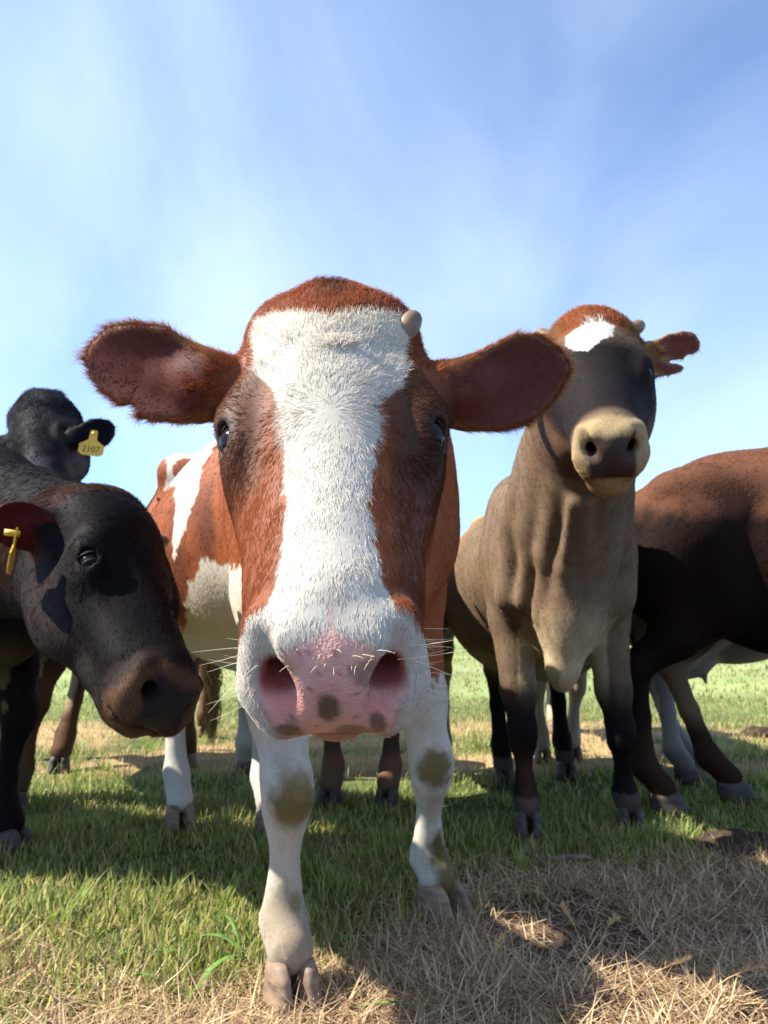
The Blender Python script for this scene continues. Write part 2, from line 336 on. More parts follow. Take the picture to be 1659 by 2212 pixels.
class Body:
    """frame with X forward, Y to the animal's left, Z up; origin on the ground halfway along"""
    def __init__(s, front, hind, size=1.):
        front = np.array([*front, 0.]); hind = np.array([*hind, 0.]); s.F = unit(front-hind); s.L = np.cross(V3(0, 0, 1), s.F)
        s.O = (front+hind)/2; s.s = size; s.R = np.stack([s.F, s.L, V3(0, 0, 1)]); s.hx = np.linalg.norm(front-hind)/2/size
    def p(s, x, y, z): return s.O+s.s*(x*s.F+y*s.L+z*V3(0, 0, 1))
    def loc(s, P): return (P-s.O)@s.R.T/s.s
def body_sdf(G, B, legs, H, belly=1., dewlap=1., udder=0., neck_r=(.20, .125), neck_bow=0., tail=True, thin=1., lz=1., hook=.10, rump=0.):
    """legs: dict fl fr hl hr -> world xy of the hoof (None leaves the leg off)"""
    S = B.s; f = B.hx; E = lambda x, y, z, r, k=.06, op='u': G.ell(B.p(x, y, z), np.array(r)*S, B.R, k*S, op)
    E(0, 0, .92, (f+.12, .30*belly, .32)); E(-.05, 0, .84, (f-.02, .33*belly, .30*belly)); E(f-.08, 0, .93, (.34, .225, .36))
    E(-f+.04+rump, 0, 1.05-rump, (.31, .215, .24)); E(f-.12, 0, 1.16, (.30, .09, .14))
    G.cone(B.p(-f-.19+rump*.3, 0, 1.12-rump*.7), B.p(-f+.14+rump, 0, 1.215), .045*S, .055*S, .08*S); G.cone(B.p(-f+.14, 0, 1.215), B.p(f-.2, 0, 1.225), .055*S, .06*S, .08*S)
    E(f+.10, 0, .80, (.16, .14, .22)); 
    for q in (-1, 1):
        E(-f+hook, q*.195, 1.17-rump*.35, (.09+rump*.4, .065, .06), .07+rump*.6); E(-f-.20, q*.10, 1.10, (.05, .045, .05), .05)
        E(f-.02, q*.16, .98, (.17, .10, .27), .05); E(f+.08, q*.13, .86, (.10, .09, .12), .05)
        E(-f-.02, q*.15, .93, (.22, .115, .27), .06)
    def leg(pts, rs, k=.035):
        G.chain(pts, [r*S*thin for r in rs], k*S)
    for nm, q in (('fl', 1), ('fr', -1)):
        h = legs.get(nm)
        if h is None: continue
        h = np.array([h[0], h[1], 0.]); up = B.p(f-.0, q*.165, 0); Z = V3(0, 0, S); dv = h-up
        kn = up+dv*.62+Z*.42*lz+B.F*.025*S; el = up+dv*.1+Z*.74-B.F*.03*S; ft = up+dv*.95+Z*.15*lz-B.F*.02*S
        leg([up+Z*.95, el, up+dv*.38+Z*(.16+.41*lz)+B.F*.0], [.12, .095, .066]); leg([up+dv*.38+Z*(.16+.41*lz), kn+Z*.02], [.066, .050]); leg([kn+Z*.03, kn-Z*.025], [.056, .052], .02); G.ell(kn+B.F*.022*S, np.array([.034, .044, .046])*S, B.R, .02*S)
        leg([kn-Z*.03, lerp(kn, ft, .3), lerp(kn, ft, .75), ft], [.044, .034, .034, .045], .02); G.cone(lerp(kn, ft, .12)-B.F*.030*S, ft-B.F*.034*S, .016*S, .017*S, .012*S); leg([ft, h+Z*.086+B.F*.016*S], [.047, .050], .025)
        G.cone(ft-B.F*.035*S-Z*.012, ft-B.F*.04*S-Z*.02, .018*S, .014*S, .02*S)
    for nm, q in (('hl', 1), ('hr', -1)):
        h = legs.get(nm)
        if h is None: continue
        h = np.array([h[0], h[1], 0.]); up = B.p(-f-.0, q*.16, 0); Z = V3(0, 0, S); dv = h-up
        st = up+dv*.2+Z*.74+B.F*.13*S; hk = up+dv*.62+Z*.50-B.F*.12*S; ft = up+dv*.96+Z*.16-B.F*.05*S
        leg([up+Z*.95, st], [.17, .115], .06); leg([up+Z*.85-B.F*.1*S, lerp(st, hk, .5)-B.F*.02*S], [.14, .08], .06)
        leg([st, lerp(st, hk, .55), hk], [.115, .07, .056], .05); leg([hk, lerp(hk, ft, .5), ft], [.050, .036, .046], .03)
        G.cone(hk-B.F*.02*S+Z*.03, lerp(st, hk, .5)-B.F*.05*S+Z*.03, .022*S, .015*S, .03*S)
        leg([ft, h+Z*.086+B.F*.016*S], [.048, .050], .025)
    # neck
    w0 = B.p(f-.06, 0, 1.02); hb = H.p(0, .09, -.12); tb = H.p(0, .17, -.17); m = lerp(w0, hb, .5)+V3(0, 0, neck_bow)
    side = np.cross(unit(hb-w0), V3(0, 0, 1)); side = unit(side)
    G.cone(w0, m, neck_r[0]*S, lerp(*neck_r, .5)*S, .08, ax=side, sq=1.2); G.cone(m, hb, lerp(*neck_r, .5)*S, neck_r[1]*H.sc*.9, .06, ax=side, sq=1.2)
    G.cone(B.p(f-.1, 0, 1.2), H.p(0, .05, -.10), .09*S, .06*H.sc, .08)
    if dewlap:
        d0 = B.p(f+.18, 0, .74); G.cone(d0, lerp(d0, tb, .5), .05*S, .04*S, .05, ax=side, sq=1.6); G.cone(lerp(d0, tb, .5), tb, .04*S, .04*S, .05, ax=side, sq=1.6)
    if udder:
        E(-f+.12, 0, .62, (.17*udder, .13*udder, .13*udder), .05)
        for x, y in ((.06, .06), (.06, -.06), (.19, .06), (.19, -.06)): G.cone(B.p(-f+x, y, .53), B.p(-f+x+.005, y*1.15, .455), .02*S, .012*S, .015)
    if tail:
        G.chain([B.p(-f-.19, 0, 1.12), B.p(-f-.27, 0, 1.04), B.p(-f-.31, .01, .85), B.p(-f-.30, .02, .60)], [.035*S, .028*S, .02*S, .016*S], .03)
def hoof(h, B, parent, mat, yaw=0., spread=1., S=None):
    """two claws"""
    S = S or B.s*.93; c, s_ = math.cos(yaw), math.sin(yaw); F = B.F*c+B.L*s_; Lv = np.cross(V3(0, 0, 1), F); h = np.array([h[0], h[1], 0.])
    for q in (-1, 1):
        P = []; secs = ((.085, .60, -.006), (.072, .86, .0), (.058, .98, .004), (.054, .955, .005), (.030, 1.06, .012), (.008, 1.11, .018), (.0, 1.06, .018))
        for z, k, fo in secs:
            for j in range(14):
                w = 2*math.pi*j/14; x = math.cos(w); y = math.sin(w)
                X = (x*.058+(.012 if x > 0 else 0)*x)*k+fo; Y = y*.0350*k
                if y*q < 0: Y *= .30
                P.append(h+S*(F*(X+.018)+Lv*(q*(.0155*spread+.005*max(x, -.4)*spread)+Y)+V3(0, 0, z)))
        n = 14; Fc = [(i*n+j, (i+1)*n+j, (i+1)*n+(j+1) % n, i*n+(j+1) % n) for i in range(len(secs)-1) for j in range(n)]
        Fc += [tuple(range(n)), tuple(range(len(P)-1, len(P)-1-n, -1))]
        mesh_obj('hoof', np.array(P), Fc, mat, parent)

# ------------------------------------------------------------------ fur
def fur(name, P, F, N, col, length, dens, flow, n, parent, mat, r=.00028, lift=.35, seed=1, npts=4, curl=.12, wobble=1., rmul=None, var=.16):
    g = np.random.default_rng(seed)
    A = np.linalg.norm(np.cross(P[F[:, 2]]-P[F[:, 0]], P[F[:, 3]]-P[F[:, 1]]), axis=1)*.5*dens[F].mean(1)
    cum = np.cumsum(A); f = np.searchsorted(cum, g.random(n)*cum[-1]); f = np.clip(f, 0, len(F)-1); f.sort()
    u = g.random(n)[:, None]; v = g.random(n)[:, None]; q = F[f]
    bl = lambda a: (a[q[:, 0]]*(1-u)*(1-v)+a[q[:, 1]]*u*(1-v)+a[q[:, 2]]*u*v+a[q[:, 3]]*(1-u)*v)
    root = bl(P); nn = bl(N); nn /= np.linalg.norm(nn, axis=1, keepdims=True)+1e-9; c = bl(col); ln = bl(length[:, None])[:, 0]; fl = bl(flow)
    fl = fl-nn*(fl*nn).sum(1)[:, None]; fl /= np.linalg.norm(fl, axis=1, keepdims=True)+1e-6
    ln = ln*(.35+.95*g.random(n))*(1+.3*vnoise(root, 45, 2, 2)); si = np.cross(nn, fl)
    wob = vnoise(root, 34, 2, 3)[:, None]*.42*wobble+vnoise(root, 210, 2, 5)[:, None]*.28*wobble+g.normal(size=(n, 1))*curl*1.5
    fl = fl+si*wob; fl /= np.linalg.norm(fl, axis=1, keepdims=True)+1e-6
    lf = lift*(1+.5*vnoise(root, 90, 2, 7)+.35*g.normal(size=n)); lf = np.clip(lf, .08, 1.4)[:, None]
    cu = g.normal(size=(n, 1))*curl
    pts = np.zeros((n, npts, 3), np.float32)
    for k in range(npts):
        t = k/(npts-1)
        pts[:, k] = root-nn*.0008+ln[:, None]*(fl*(t*(1-.15*t*lf))+nn*lf*(t-.62*t*t)+si*cu*t*t)
    hc = bpy.data.hair_curves.new(name); hc.add_curves([npts]*n); hc.position_data.foreach_set('vector', pts.ravel())
    rad = np.tile((np.linspace(1, .12, npts)**.7*r).astype(np.float32), n)*np.repeat(((.7+.6*g.random(n))*(1 if rmul is None else bl(rmul[:, None])[:, 0])).astype(np.float32), npts)
    a = hc.attributes.get('radius') or hc.attributes.new('radius', 'FLOAT', 'POINT'); a.data.foreach_set('value', rad)
    vr = (1+var*g.normal(size=n)+.14*vnoise(root, 70, 2, 9))[:, None]; c4 = np.ones((n, 4), np.float32); c4[:, :3] = np.clip(c*np.clip(vr, .45, 1.6), 0, .95)
    a = hc.attributes.new('Col', 'FLOAT_COLOR', 'CURVE'); a.data.foreach_set('color', c4.ravel())
    hc.materials.append(mat); o = link(bpy.data.objects.new(name, hc), parent)
    return o

def two_level(fill, lo, hi, h, blo, bhi, bh):
    """fine mesh inside the box lo..hi, coarse outside, joined into one"""
    G = Grid(lo, hi, h); fill(G); P, F = polygonise(G)
    G2 = Grid(blo, bhi, bh); fill(G2); P2, F2 = polygonise(G2)
    ins = ((P2 > lo+.012) & (P2 < hi-.012)).all(1); F2 = F2[~ins[F2].all(1)]
    use = np.unique(F2); mp = np.full(len(P2), -1); mp[use] = np.arange(len(use))
    return np.concatenate([P, P2[use]]), np.concatenate([F, mp[F2]+len(P)])
def polygonise(G): 
    P, F = surface_nets(G); P = relax(P, F, 2, .5); return P, F
# ------------------------------------------------------------------ the red and white cow in front
def px_ear(e3, pts, root, tip, Y0, Y1):
    """ear plate whose outline is measured on the photo and laid into a plane at its own depth: origin, axes, outline in metres"""
    R0 = at(*root, Y0); T = at(*tip, Y1); e1 = unit(T-R0); e3 = unit(e3-(e3@e1)*e1); e2 = np.cross(e3, e1); poly = []
    for x, y in pts:
        r = ray(x, y); c0 = V3(0, 0, CAM_H); t = ((R0-c0)@e3)/(r@e3); q = c0+r*t-R0; poly.append((q@e1, q@e2))
    return R0, e1, e2, e3, poly
def red_cow():
    B = Body((-.09, 1.82), (-.60, 2.86), 1.07)
    legs = dict(fl=(.125, 2.03), fr=(-.19, 1.60), hl=(-.41, 2.80), hr=(-.74, 2.86))
    H = Head(at(714, 592, .865), at(711, 1442, .555), unit(V3(.02, -1, .35)), .955)
    root = empty('red_and_white_cow', (float(B.O[0]), float(B.O[1]), 0))
    lo, hi = H.bounds(); 
    parts = []
    def fill(G):
        body_sdf(G, B, legs, H, belly=1.04, neck_bow=.02, neck_r=(.175, .12), lz=.82, thin=.88); head_sdf(G, H, nos=1.2)
        for px, e in ((-1, EARL), (1, EARR)):
            R0, e1, e2, e3, poly = e
            G.leaf(R0, e1, e2, e3, poly, .0055, lambda p, q: 3.2*np.maximum(np.abs(q)-.005, 0)**2-.25*p*p, .012)
            G.cone(H.p(px*.07, .09, -.10), R0+e1*.035-e3*.012, .045, .028, .03)
            G.cone(R0+e1*.02-e3*.012, R0+e1*.08-e3*.014, .026, .012, .025)
    EARL = px_ear(V3(-.10, -1, -.32), [(500, 790), (430, 748), (370, 706), (300, 694), (230, 704), (185, 740), (170, 775), (190, 822), (220, 852), (262, 880), (283, 876), (297, 884), (300, 903), (340, 913), (400, 915), (450, 905), (500, 880)], (490, 838), (170, 775), .84, .88)
    EARR = px_ear(V3(-.15, -1, -.32), [(930, 800), (985, 792), (1040, 752), (1100, 722), (1160, 720), (1208, 745), (1236, 778), (1240, 803), (1213, 850), (1180, 888), (1130, 922), (1070, 934), (1000, 930), (930, 915)], (940, 855), (1240, 800), .84, .88)
    elo = np.minimum(EARL[0]+EARL[1]*.24, EARR[0]+EARR[1]*.24)-.03; ehi = np.maximum(EARL[0]+EARL[1]*.24, EARR[0]+EARR[1]*.24)+.03
    lo = np.minimum(lo, elo)-.01; hi = np.maximum(hi, ehi)+.01
    P, F = two_level(fill, lo, hi, .004, V3(-1.35, .9, -.02), V3(.55, 3.6, 1.5), .011)
    print('red cow', len(P))
    return root, B, H, EARL, EARR, P, F, legs
# ------------------------------------------------------------------ the rest of the herd
EAR_PLAIN = [(-.01, .026), (.03, .034), (.06, .046), (.10, .050), (.135, .042), (.16, .022), (.168, 0), (.158, -.022), (.13, -.042), (.09, -.048), (.05, -.042), (.02, -.032), (-.01, -.026)]
EAR_SPLIT = [(-.01, .026), (.03, .034), (.07, .044), (.11, .045), (.15, .040), (.172, .022), (.172, .002), (.160, -.010), (.125, -.006), (.10, -.012), (.075, -.016), (.10, -.020), (.14, -.026), (.15, -.036), (.135, -.048), (.10, -.058), (.05, -.050), (.02, -.036), (-.01, -.026)]
def mk_ear(H, q, d, nrm, poly=EAR_PLAIN, root=(.098, .085, -.085), size=1.):
    """d, nrm: direction of the ear and of its open side in head axes (v, a, n), v counted outwards"""
    R0 = H.p(q*root[0], root[1], root[2]); e1 = unit(q*d[0]*H.V+d[1]*H.A+d[2]*H.N); e3 = q*nrm[0]*H.V+nrm[1]*H.A+nrm[2]*H.N
    e3 = unit(e3-(e3@e1)*e1); e2 = np.cross(e3, e1)
    if (e2@H.A) > 0: s2 = -1
    else: s2 = 1
    return R0, e1, e2, e3, [(x*H.sc*size, s2*y*H.sc*size) for x, y in poly]
def put_ears(G, H, ears, th=.0055):
    for q, (R0, e1, e2, e3, poly) in ears:
        G.leaf(R0, e1, e2, e3, poly, th, lambda p, r: 3.2*np.maximum(np.abs(r)-.005, 0)**2-.25*p*p, .012)
        G.cone(H.p(q*.07, .085, -.10), R0+e1*.03-e3*.010, .042*H.sc, .025*H.sc, .03)
        G.cone(R0+e1*.02-e3*.012, R0+e1*.08-e3*.014, .024*H.sc, .011*H.sc, .025)
def make(name, B, legs, H, ears, lo, hi, bh, hh=None, extra=None, head_kw={}, **kw):
    def fill(G):
        body_sdf(G, B, legs, H, **kw); head_sdf(G, H, **head_kw); put_ears(G, H, ears, max(.0055, .95*(hh or .0085)))
        if extra: extra(G)
    if hh:
        l, h = H.bounds()
        for q, e in ears: t = e[0]+e[1]*.24; l = np.minimum(l, t-.04); h = np.maximum(h, t+.04)
        P, F = two_level(fill, l, h, hh, lo, hi, bh)
    else:
        G = Grid(lo, hi, bh); fill(G); P, F = polygonise(G)
    print(name, len(P)); return P, F
HERD = {}
def herd_shapes():
    # brown cow on the right, head up, facing the camera
    B = Body((.635, 2.78), (.68, 3.76), 1.0); legs = dict(fl=(.87, 2.84), fr=(.50, 2.78), hl=(.86, 3.75), hr=(.54, 3.58))
    po, no = at(1272, 668, 2.02), at(1326, 934, 1.63); A_ = unit(no-po); H = Head(po, no, np.cross(A_, unit(np.cross(A_, V3(0, 0, -1))+V3(0, 0, .04))), .95)
    ears = [(-1, mk_ear(H, -1, (.55, .75, -.25), (.4, .0, 1))), (1, px_ear(V3(-.2, -1, -.25), [(1372, 768), (1400, 742), (1440, 720), (1475, 712), (1502, 716), (1517, 738), (1513, 757), (1498, 767), (1484, 768), (1480, 777), (1462, 779), (1440, 773), (1424, 777), (1442, 783), (1468, 785), (1480, 793), (1472, 805), (1445, 814), (1412, 810), (1380, 798)], (1382, 776), (1515, 742), 2.0, 1.98))]
    f_ = B.hx
    def extra(G):
        t = H.p(0, .20, -.17); a = at(1255, 1200, 2.42); b = at(1228, 1340, 2.46); c = at(1216, 1445, 2.47); side = V3(1, 0, 0)
        G.cone(t, a, .07, .07, .16); G.cone(a, b, .07, .07, .16); G.cone(b, c, .07, .04, .12, ax=side, sq=1.15); G.cone(c, at(1215, 1472, 2.48), .04, .03, .05)
        for p0, p1, p2, r_ in (((1165, 960, 2.34), (1115, 1130, 2.52), (1095, 1290, 2.60), .035), ((1330, 1090, 2.36), (1335, 1200, 2.52), (1330, 1300, 2.60), .035), ((1190, 1000, 2.26), (1150, 1150, 2.44), (1130, 1300, 2.52), .026), ((1215, 1050, 2.20), (1180, 1200, 2.38), (1165, 1330, 2.46), .024), ((1300, 1080, 2.22), (1290, 1220, 2.40), (1290, 1350, 2.50), .026), ((1240, 1090, 2.14), (1222, 1230, 2.34), (1212, 1360, 2.42), .016), ((1262, 1090, 2.14), (1252, 1230, 2.35), (1236, 1380, 2.43), .014)): G.chain([at(*p0), at(*p1), at(*p2)], [r_, r_*1.1, r_*.8], .035)
        G.ell(H.p(0, .005, -.060), H.rad(.066, .045, .05), H.R, .05)
        G.ell(H.p(0, .430, -.142), H.rad(.046, .042, .034), H.R, .014); G.ell(H.p(-.008, .385, -.180), H.rad(.034, .038, .028), H.R, .02)
        G.cone(B.p(f_+.0, 0, .98), H.p(0, .14, -.14), .225, .115, .10)
        for q in (-1, 1): G.cone(B.p(f_+.02, q*.12, 1.13), B.p(f_+.14, q*.14, .82), .085, .075, .11); G.cone(B.p(f_+.1, q*.06, 1.1), H.p(-q*.05, .2, -.15), .07, .04, .08)
    P, F = make('brown', B, legs, H, ears, V3(.05, 1.5, -.02), V3(1.35, 4.35, 1.75), .010, .006, extra, dict(nos=1.15, lid=.0, chin=1.5), belly=1.22, dewlap=0, udder=1., neck_r=(.225, .15), lz=.78, thin=.9)
    HERD['brown'] = (B, legs, H, ears, P, F)
    # black cow on the left, head lowered across the frame
    B = Body((-1.28, 2.42), (-2.38, 2.78), 1.0); legs = dict(fl=(-1.22, 2.56), fr=(-1.36, 2.26), hl=(-2.3, 2.95), hr=(-2.45, 2.62))
    H = Head(at(284, 1066, 1.60), at(430, 1492, 1.29), unit(V3(.90, -.48, .12)))
    ears = [(-1, mk_ear(H, -1, (.9, -.35, -.55), (.3, .3, .9), root=(.09, .08, -.10)))]
    ears = []
    ears.append((-1, px_ear(V3(.1, -1, -.15), [(125, 1128), (98, 1100), (70, 1082), (40, 1077), (10, 1082), (-18, 1100), (-25, 1140), (-10, 1170), (20, 1188), (60, 1190), (95, 1180), (125, 1168)], (118, 1150), (-22, 1128), 1.47, 1.41)))
    ears.append((1, mk_ear(H, 1, (.9, -.2, -.5), (.3, .3, .9))))
    P, F = make('black', B, legs, H, ears, V3(-3.0, 1.1, -.02), V3(-.2, 3.3, 1.5), .011, .006, None, dict(nos=1.2), neck_r=(.22, .15))
    HERD['black'] = (B, legs, H, ears, P, F)
    # tagged black cow behind it
    B = Body((-1.50, 3.20), (-1.72, 4.2), 1.0); legs = dict(fl=(-1.44, 3.10), fr=(-1.72, 3.2), hl=(-1.60, 3.90), hr=(-1.95, 4.2))
    H = Head(at(52, 850, 2.78), at(62, 1080, 2.52), unit(V3(-.25, -1, .2)))
    ears = [(1, px_ear(V3(-.1, -1, -.2), [(140, 940), (165, 924), (185, 908), (210, 901), (235, 905), (249, 920), (248, 940), (237, 960), (215, 974), (190, 976), (165, 970), (142, 962)], (150, 950), (250, 925), 2.71, 2.69)), (-1, mk_ear(H, -1, (.96, -.1, -.1), (-.1, .3, 1)))]
    P, F = make('tagged', B, legs, H, ears, V3(-2.15, 2.3, -.02), V3(-.9, 4.7, 1.75), .012, .009, lambda G: (G.ell(H.p(0, -.012, -.062), H.rad(.036, .05, .036), H.R, .03), G.cone(H.p(.05, .04, -.06), H.p(.085, .02, -.06), .022, .018, .02), G.cone(H.p(-.05, .04, -.06), H.p(-.085, .02, -.06), .022, .018, .02)), dict(nos=1.0), neck_r=(.20, .14))
    HERD['tagged'] = (B, legs, H, ears, P, F)
    # dark brown cow on the right seen from behind its hip
    B = Body((2.40, 3.03), (1.24, 3.16), 1.09); legs = dict(fr=(2.38, 2.9), fl=(2.45, 3.2), hr=(1.05, 3.03), hl=(1.40, 3.24))
    H = Head(V3(3.1, 2.9, 1.35), V3(3.35, 2.85, .95), unit(V3(1, 0, .5)))
    P, F = make('hip', B, legs, H, [], V3(.8, 2.55, -.02), V3(3.5, 3.65, 1.70), .012, None, lambda G: (G.cone(B.p(-B.hx+.08, 0, 1.16), B.p(.15, 0, 1.28), .09, .11, .14), G.cone(B.p(-B.hx+.05, -.15, 1.12), B.p(.1, -.12, 1.18), .08, .12, .12)), dict(lid=0), belly=1.06, tail=False, hook=-.02, rump=.07, thin=.92)
    HERD['hip'] = (B, legs, H, [], P, F)
    # young brown cow behind the red one
    B = Body((-.08, 3.22), (.10, 3.98), .97); legs = dict(fr=(-.21, 3.2), fl=(.02, 3.2), hr=(.20, 3.80), hl=(.27, 3.72))
    H = Head(V3(-.12, 2.90, 1.15), V3(-.10, 2.66, .78), unit(V3(0, -1, .5)), 1)
    ears = [(q, mk_ear(H, q, (.9, .1, -.3), (.1, .3, .9))) for q in (-1, 1)]
    P, F = make('young', B, legs, H, ears, V3(-.6, 2.5, -.02), V3(.65, 4.4, 1.35), .012, None, None, dict(lid=0), tail=False)
    HERD['young'] = (B, legs, H, ears, P, F)
    # cow turned away, only tail and hind legs show under the red one
    B = Body((-.98, 5.0), (-.84, 3.95), .95); legs = dict(hl=(-1.0, 4.0), hr=(-.67, 3.80), fl=(-1.15, 5.0), fr=(-.80, 5.05))
    H = Head(V3(-1.0, 5.7, 1.15), V3(-1.0, 6.0, .8), unit(V3(0, 1, .5)))
    P, F = make('away', B, legs, H, [], V3(-1.5, 3.45, -.02), V3(-.4, 6.2, 1.45), .013, None, None, dict(lid=0), tail=True)
    HERD['away'] = (B, legs, H, [], P, F)
    # pale grey cow behind the dark brown one
    B = Body((2.25, 4.1), (1.36, 3.74), .95); legs = dict(hr=(1.36, 3.60), hl=(1.52, 3.95), fr=(2.3, 3.95), fl=(2.3, 4.3))
    H = Head(V3(2.9, 4.3, 1.2), V3(3.15, 4.3, .8), unit(V3(1, 0, .5)))
    P, F = make('grey', B, legs, H, [], V3(1.0, 3.2, -.02), V3(3.3, 4.7, 1.45), .013, None, None, dict(lid=0), udder=1.15, tail=False)
    HERD['grey'] = (B, legs, H, [], P, F)
    # cream cow behind the brown one
    B = Body((.95, 4.25), (1.0, 5.2), .92); legs = dict(fr=(.84, 4.18), fl=(1.02, 4.25), hr=(.86, 5.2), hl=(1.14, 5.25))
    H = Head(V3(.95, 3.85, 1.2), V3(.95, 3.7, .82), unit(V3(0, -1, .4)))
    P, F = make('cream', B, legs, H, [], V3(.5, 3.5, -.02), V3(1.45, 5.7, 1.4), .013, None, None, dict(lid=0), tail=False)
    HERD['cream'] = (B, legs, H, [], P, F)
# ------------------------------------------------------------------ coats: colour, hair length, density and lie at every vertex
def inpoly(x, y, poly):
    ins = np.zeros(len(x), bool); n = len(poly)
    for i in range(n):
        (ax, ay), (bx, by) = poly[i], poly[i-1]; c = (ay > y) != (by > y)
        ins ^= c & (x < (bx-ax)*(y-ay)/(by-ay+1e-12)+ax)
    return ins
class Coat:
    def __init__(s, P, F, B, H, ears, base):
        s.P, s.F, s.B, s.H = P, F, B, H; s.N = vnormals(P, F); n = len(P); s.q = H.loc(P); s.b = B.loc(P)
        s.col = np.tile(np.array(base, float), (n, 1)); s.len = np.full(n, .010); s.den = np.ones(n); s.sss = np.zeros(n); s.wet = np.zeros(n)
        v, a, m = s.q.T
        s.head = (a > -.08) & (a < .56) & (np.abs(v) < .15) & (m > -.28) & (m < .06)
        s.flow = np.tile(-B.F*.75+V3(0, 0, -.65), (n, 1))
        s.ear = np.zeros(n, bool); s.inner = np.zeros(n); s.rim = np.zeros(n); s.earp = np.zeros(n)
        for sg, (R0, e1, e2, e3, poly) in ears:
            d = P-R0; p = d@e1; r = d@e2; w = d@e3; pl = np.array(poly); c = pl.mean(0)
            bend = 3.2*np.maximum(np.abs(r)-.005, 0)**2-.25*p*p
            m_ = (p > .012) & (p < pl[:, 0].max()+.02) & (np.abs(w-bend) < .022) & (r > pl[:, 1].min()-.015) & (r < pl[:, 1].max()+.015)
            s.ear |= m_; s.inner[m_] = np.clip((s.N[m_]@e3)*1.6, 0, 1); s.earp[m_] = p[m_]
            dd = np.full(n, 9.)
            for i in range(len(pl)):
                a_ = pl[i]; b_ = pl[i-1]; ba = b_-a_; t = np.clip(((p-a_[0])*ba[0]+(r-a_[1])*ba[1])/(ba@ba+1e-9), 0, 1)
                dd = np.minimum(dd, np.hypot(p-a_[0]-t*ba[0], r-a_[1]-t*ba[1]))
            s.rim[m_] = 1-np.clip(dd[m_]/.013, 0, 1)
            fl = e1[None]*.8+e1[None]*((p-c[0])*3)[:, None]+e2[None]*(r*14)[:, None]; s.flow[m_] = fl[m_]
            s.head &= ~m_
        s.rad = np.ones(n); s.var = .16
    def mix(s, c, w):
        w = np.clip(np.asarray(w, float), 0, 1)[:, None]; s.col = s.col*(1-w)+np.array(c, float)*w
    def nz(s, sc_, seed=0, o=3): return vnoise(s.P, sc_, o, seed)
    def head_flow(s, whorl=.215):
        m = s.head; v, a, n = s.q[m].T; rv = v; ra = a-whorl; dn = np.hypot(rv, ra)+.004
        f = (rv/dn*.9)[:, None]*s.H.V+(ra/dn)[:, None]*s.H.A-(.25*sstep(.05, .09, np.abs(v)))[:, None]*s.H.N
        low = sstep(.24, .30, a)[:, None]; f = f*(1-low)+low*((rv*4)[:, None]*s.H.V+s.H.A)
        chk = sstep(-.07, -.12, n)[:, None]; f = f*(1-chk)+chk*(s.H.A*.35-s.H.N*.8+s.H.V*np.sign(v)[:, None]*.1)
        s.flow[m] = f
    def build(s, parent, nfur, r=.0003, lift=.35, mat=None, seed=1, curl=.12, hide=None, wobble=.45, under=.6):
        o = mesh_obj('cow_body', s.P, s.F, M_HIDED if mat is M_FURD else M_HIDE, parent, s.col*(under+(1-under)*np.clip(1-s.den, 0, 1))[:, None], dict(sss=s.sss, wet=s.wet))  # hide colour darkened under fur: paints in the shade between hairs
        if nfur: fur('fur', s.P, s.F, s.N, s.col, s.len, s.den, s.flow, nfur, parent, mat or M_FUR, r, lift, seed, 4, curl, wobble, s.rad, s.var)
        return o
def ear_coat(k, back, inn, rimc, ln=.011, rl=.022):
    e = k.ear; z = np.zeros(len(k.P)); w = z.copy(); w[e] = 1; k.mix(back, w); w = z.copy(); w[e] = k.inner[e]*(1-.8*k.rim[e]); k.mix(inn, w)
    w = z.copy(); w[e] = k.rim[e]**2*.55; k.mix(rimc, w)
    k.len[e] = ln*(1-.1*k.inner[e])+rl*k.rim[e]; k.den[e] = 1.3-.45*k.inner[e]*(1-k.rim[e])+2.0*k.rim[e]; k.sss[e] = .4*k.inner[e]; k.rad[e] = .75
RED = (.34, .100, .034); WHITE = (.63, .585, .515); PINK = (.60, .365, .325)
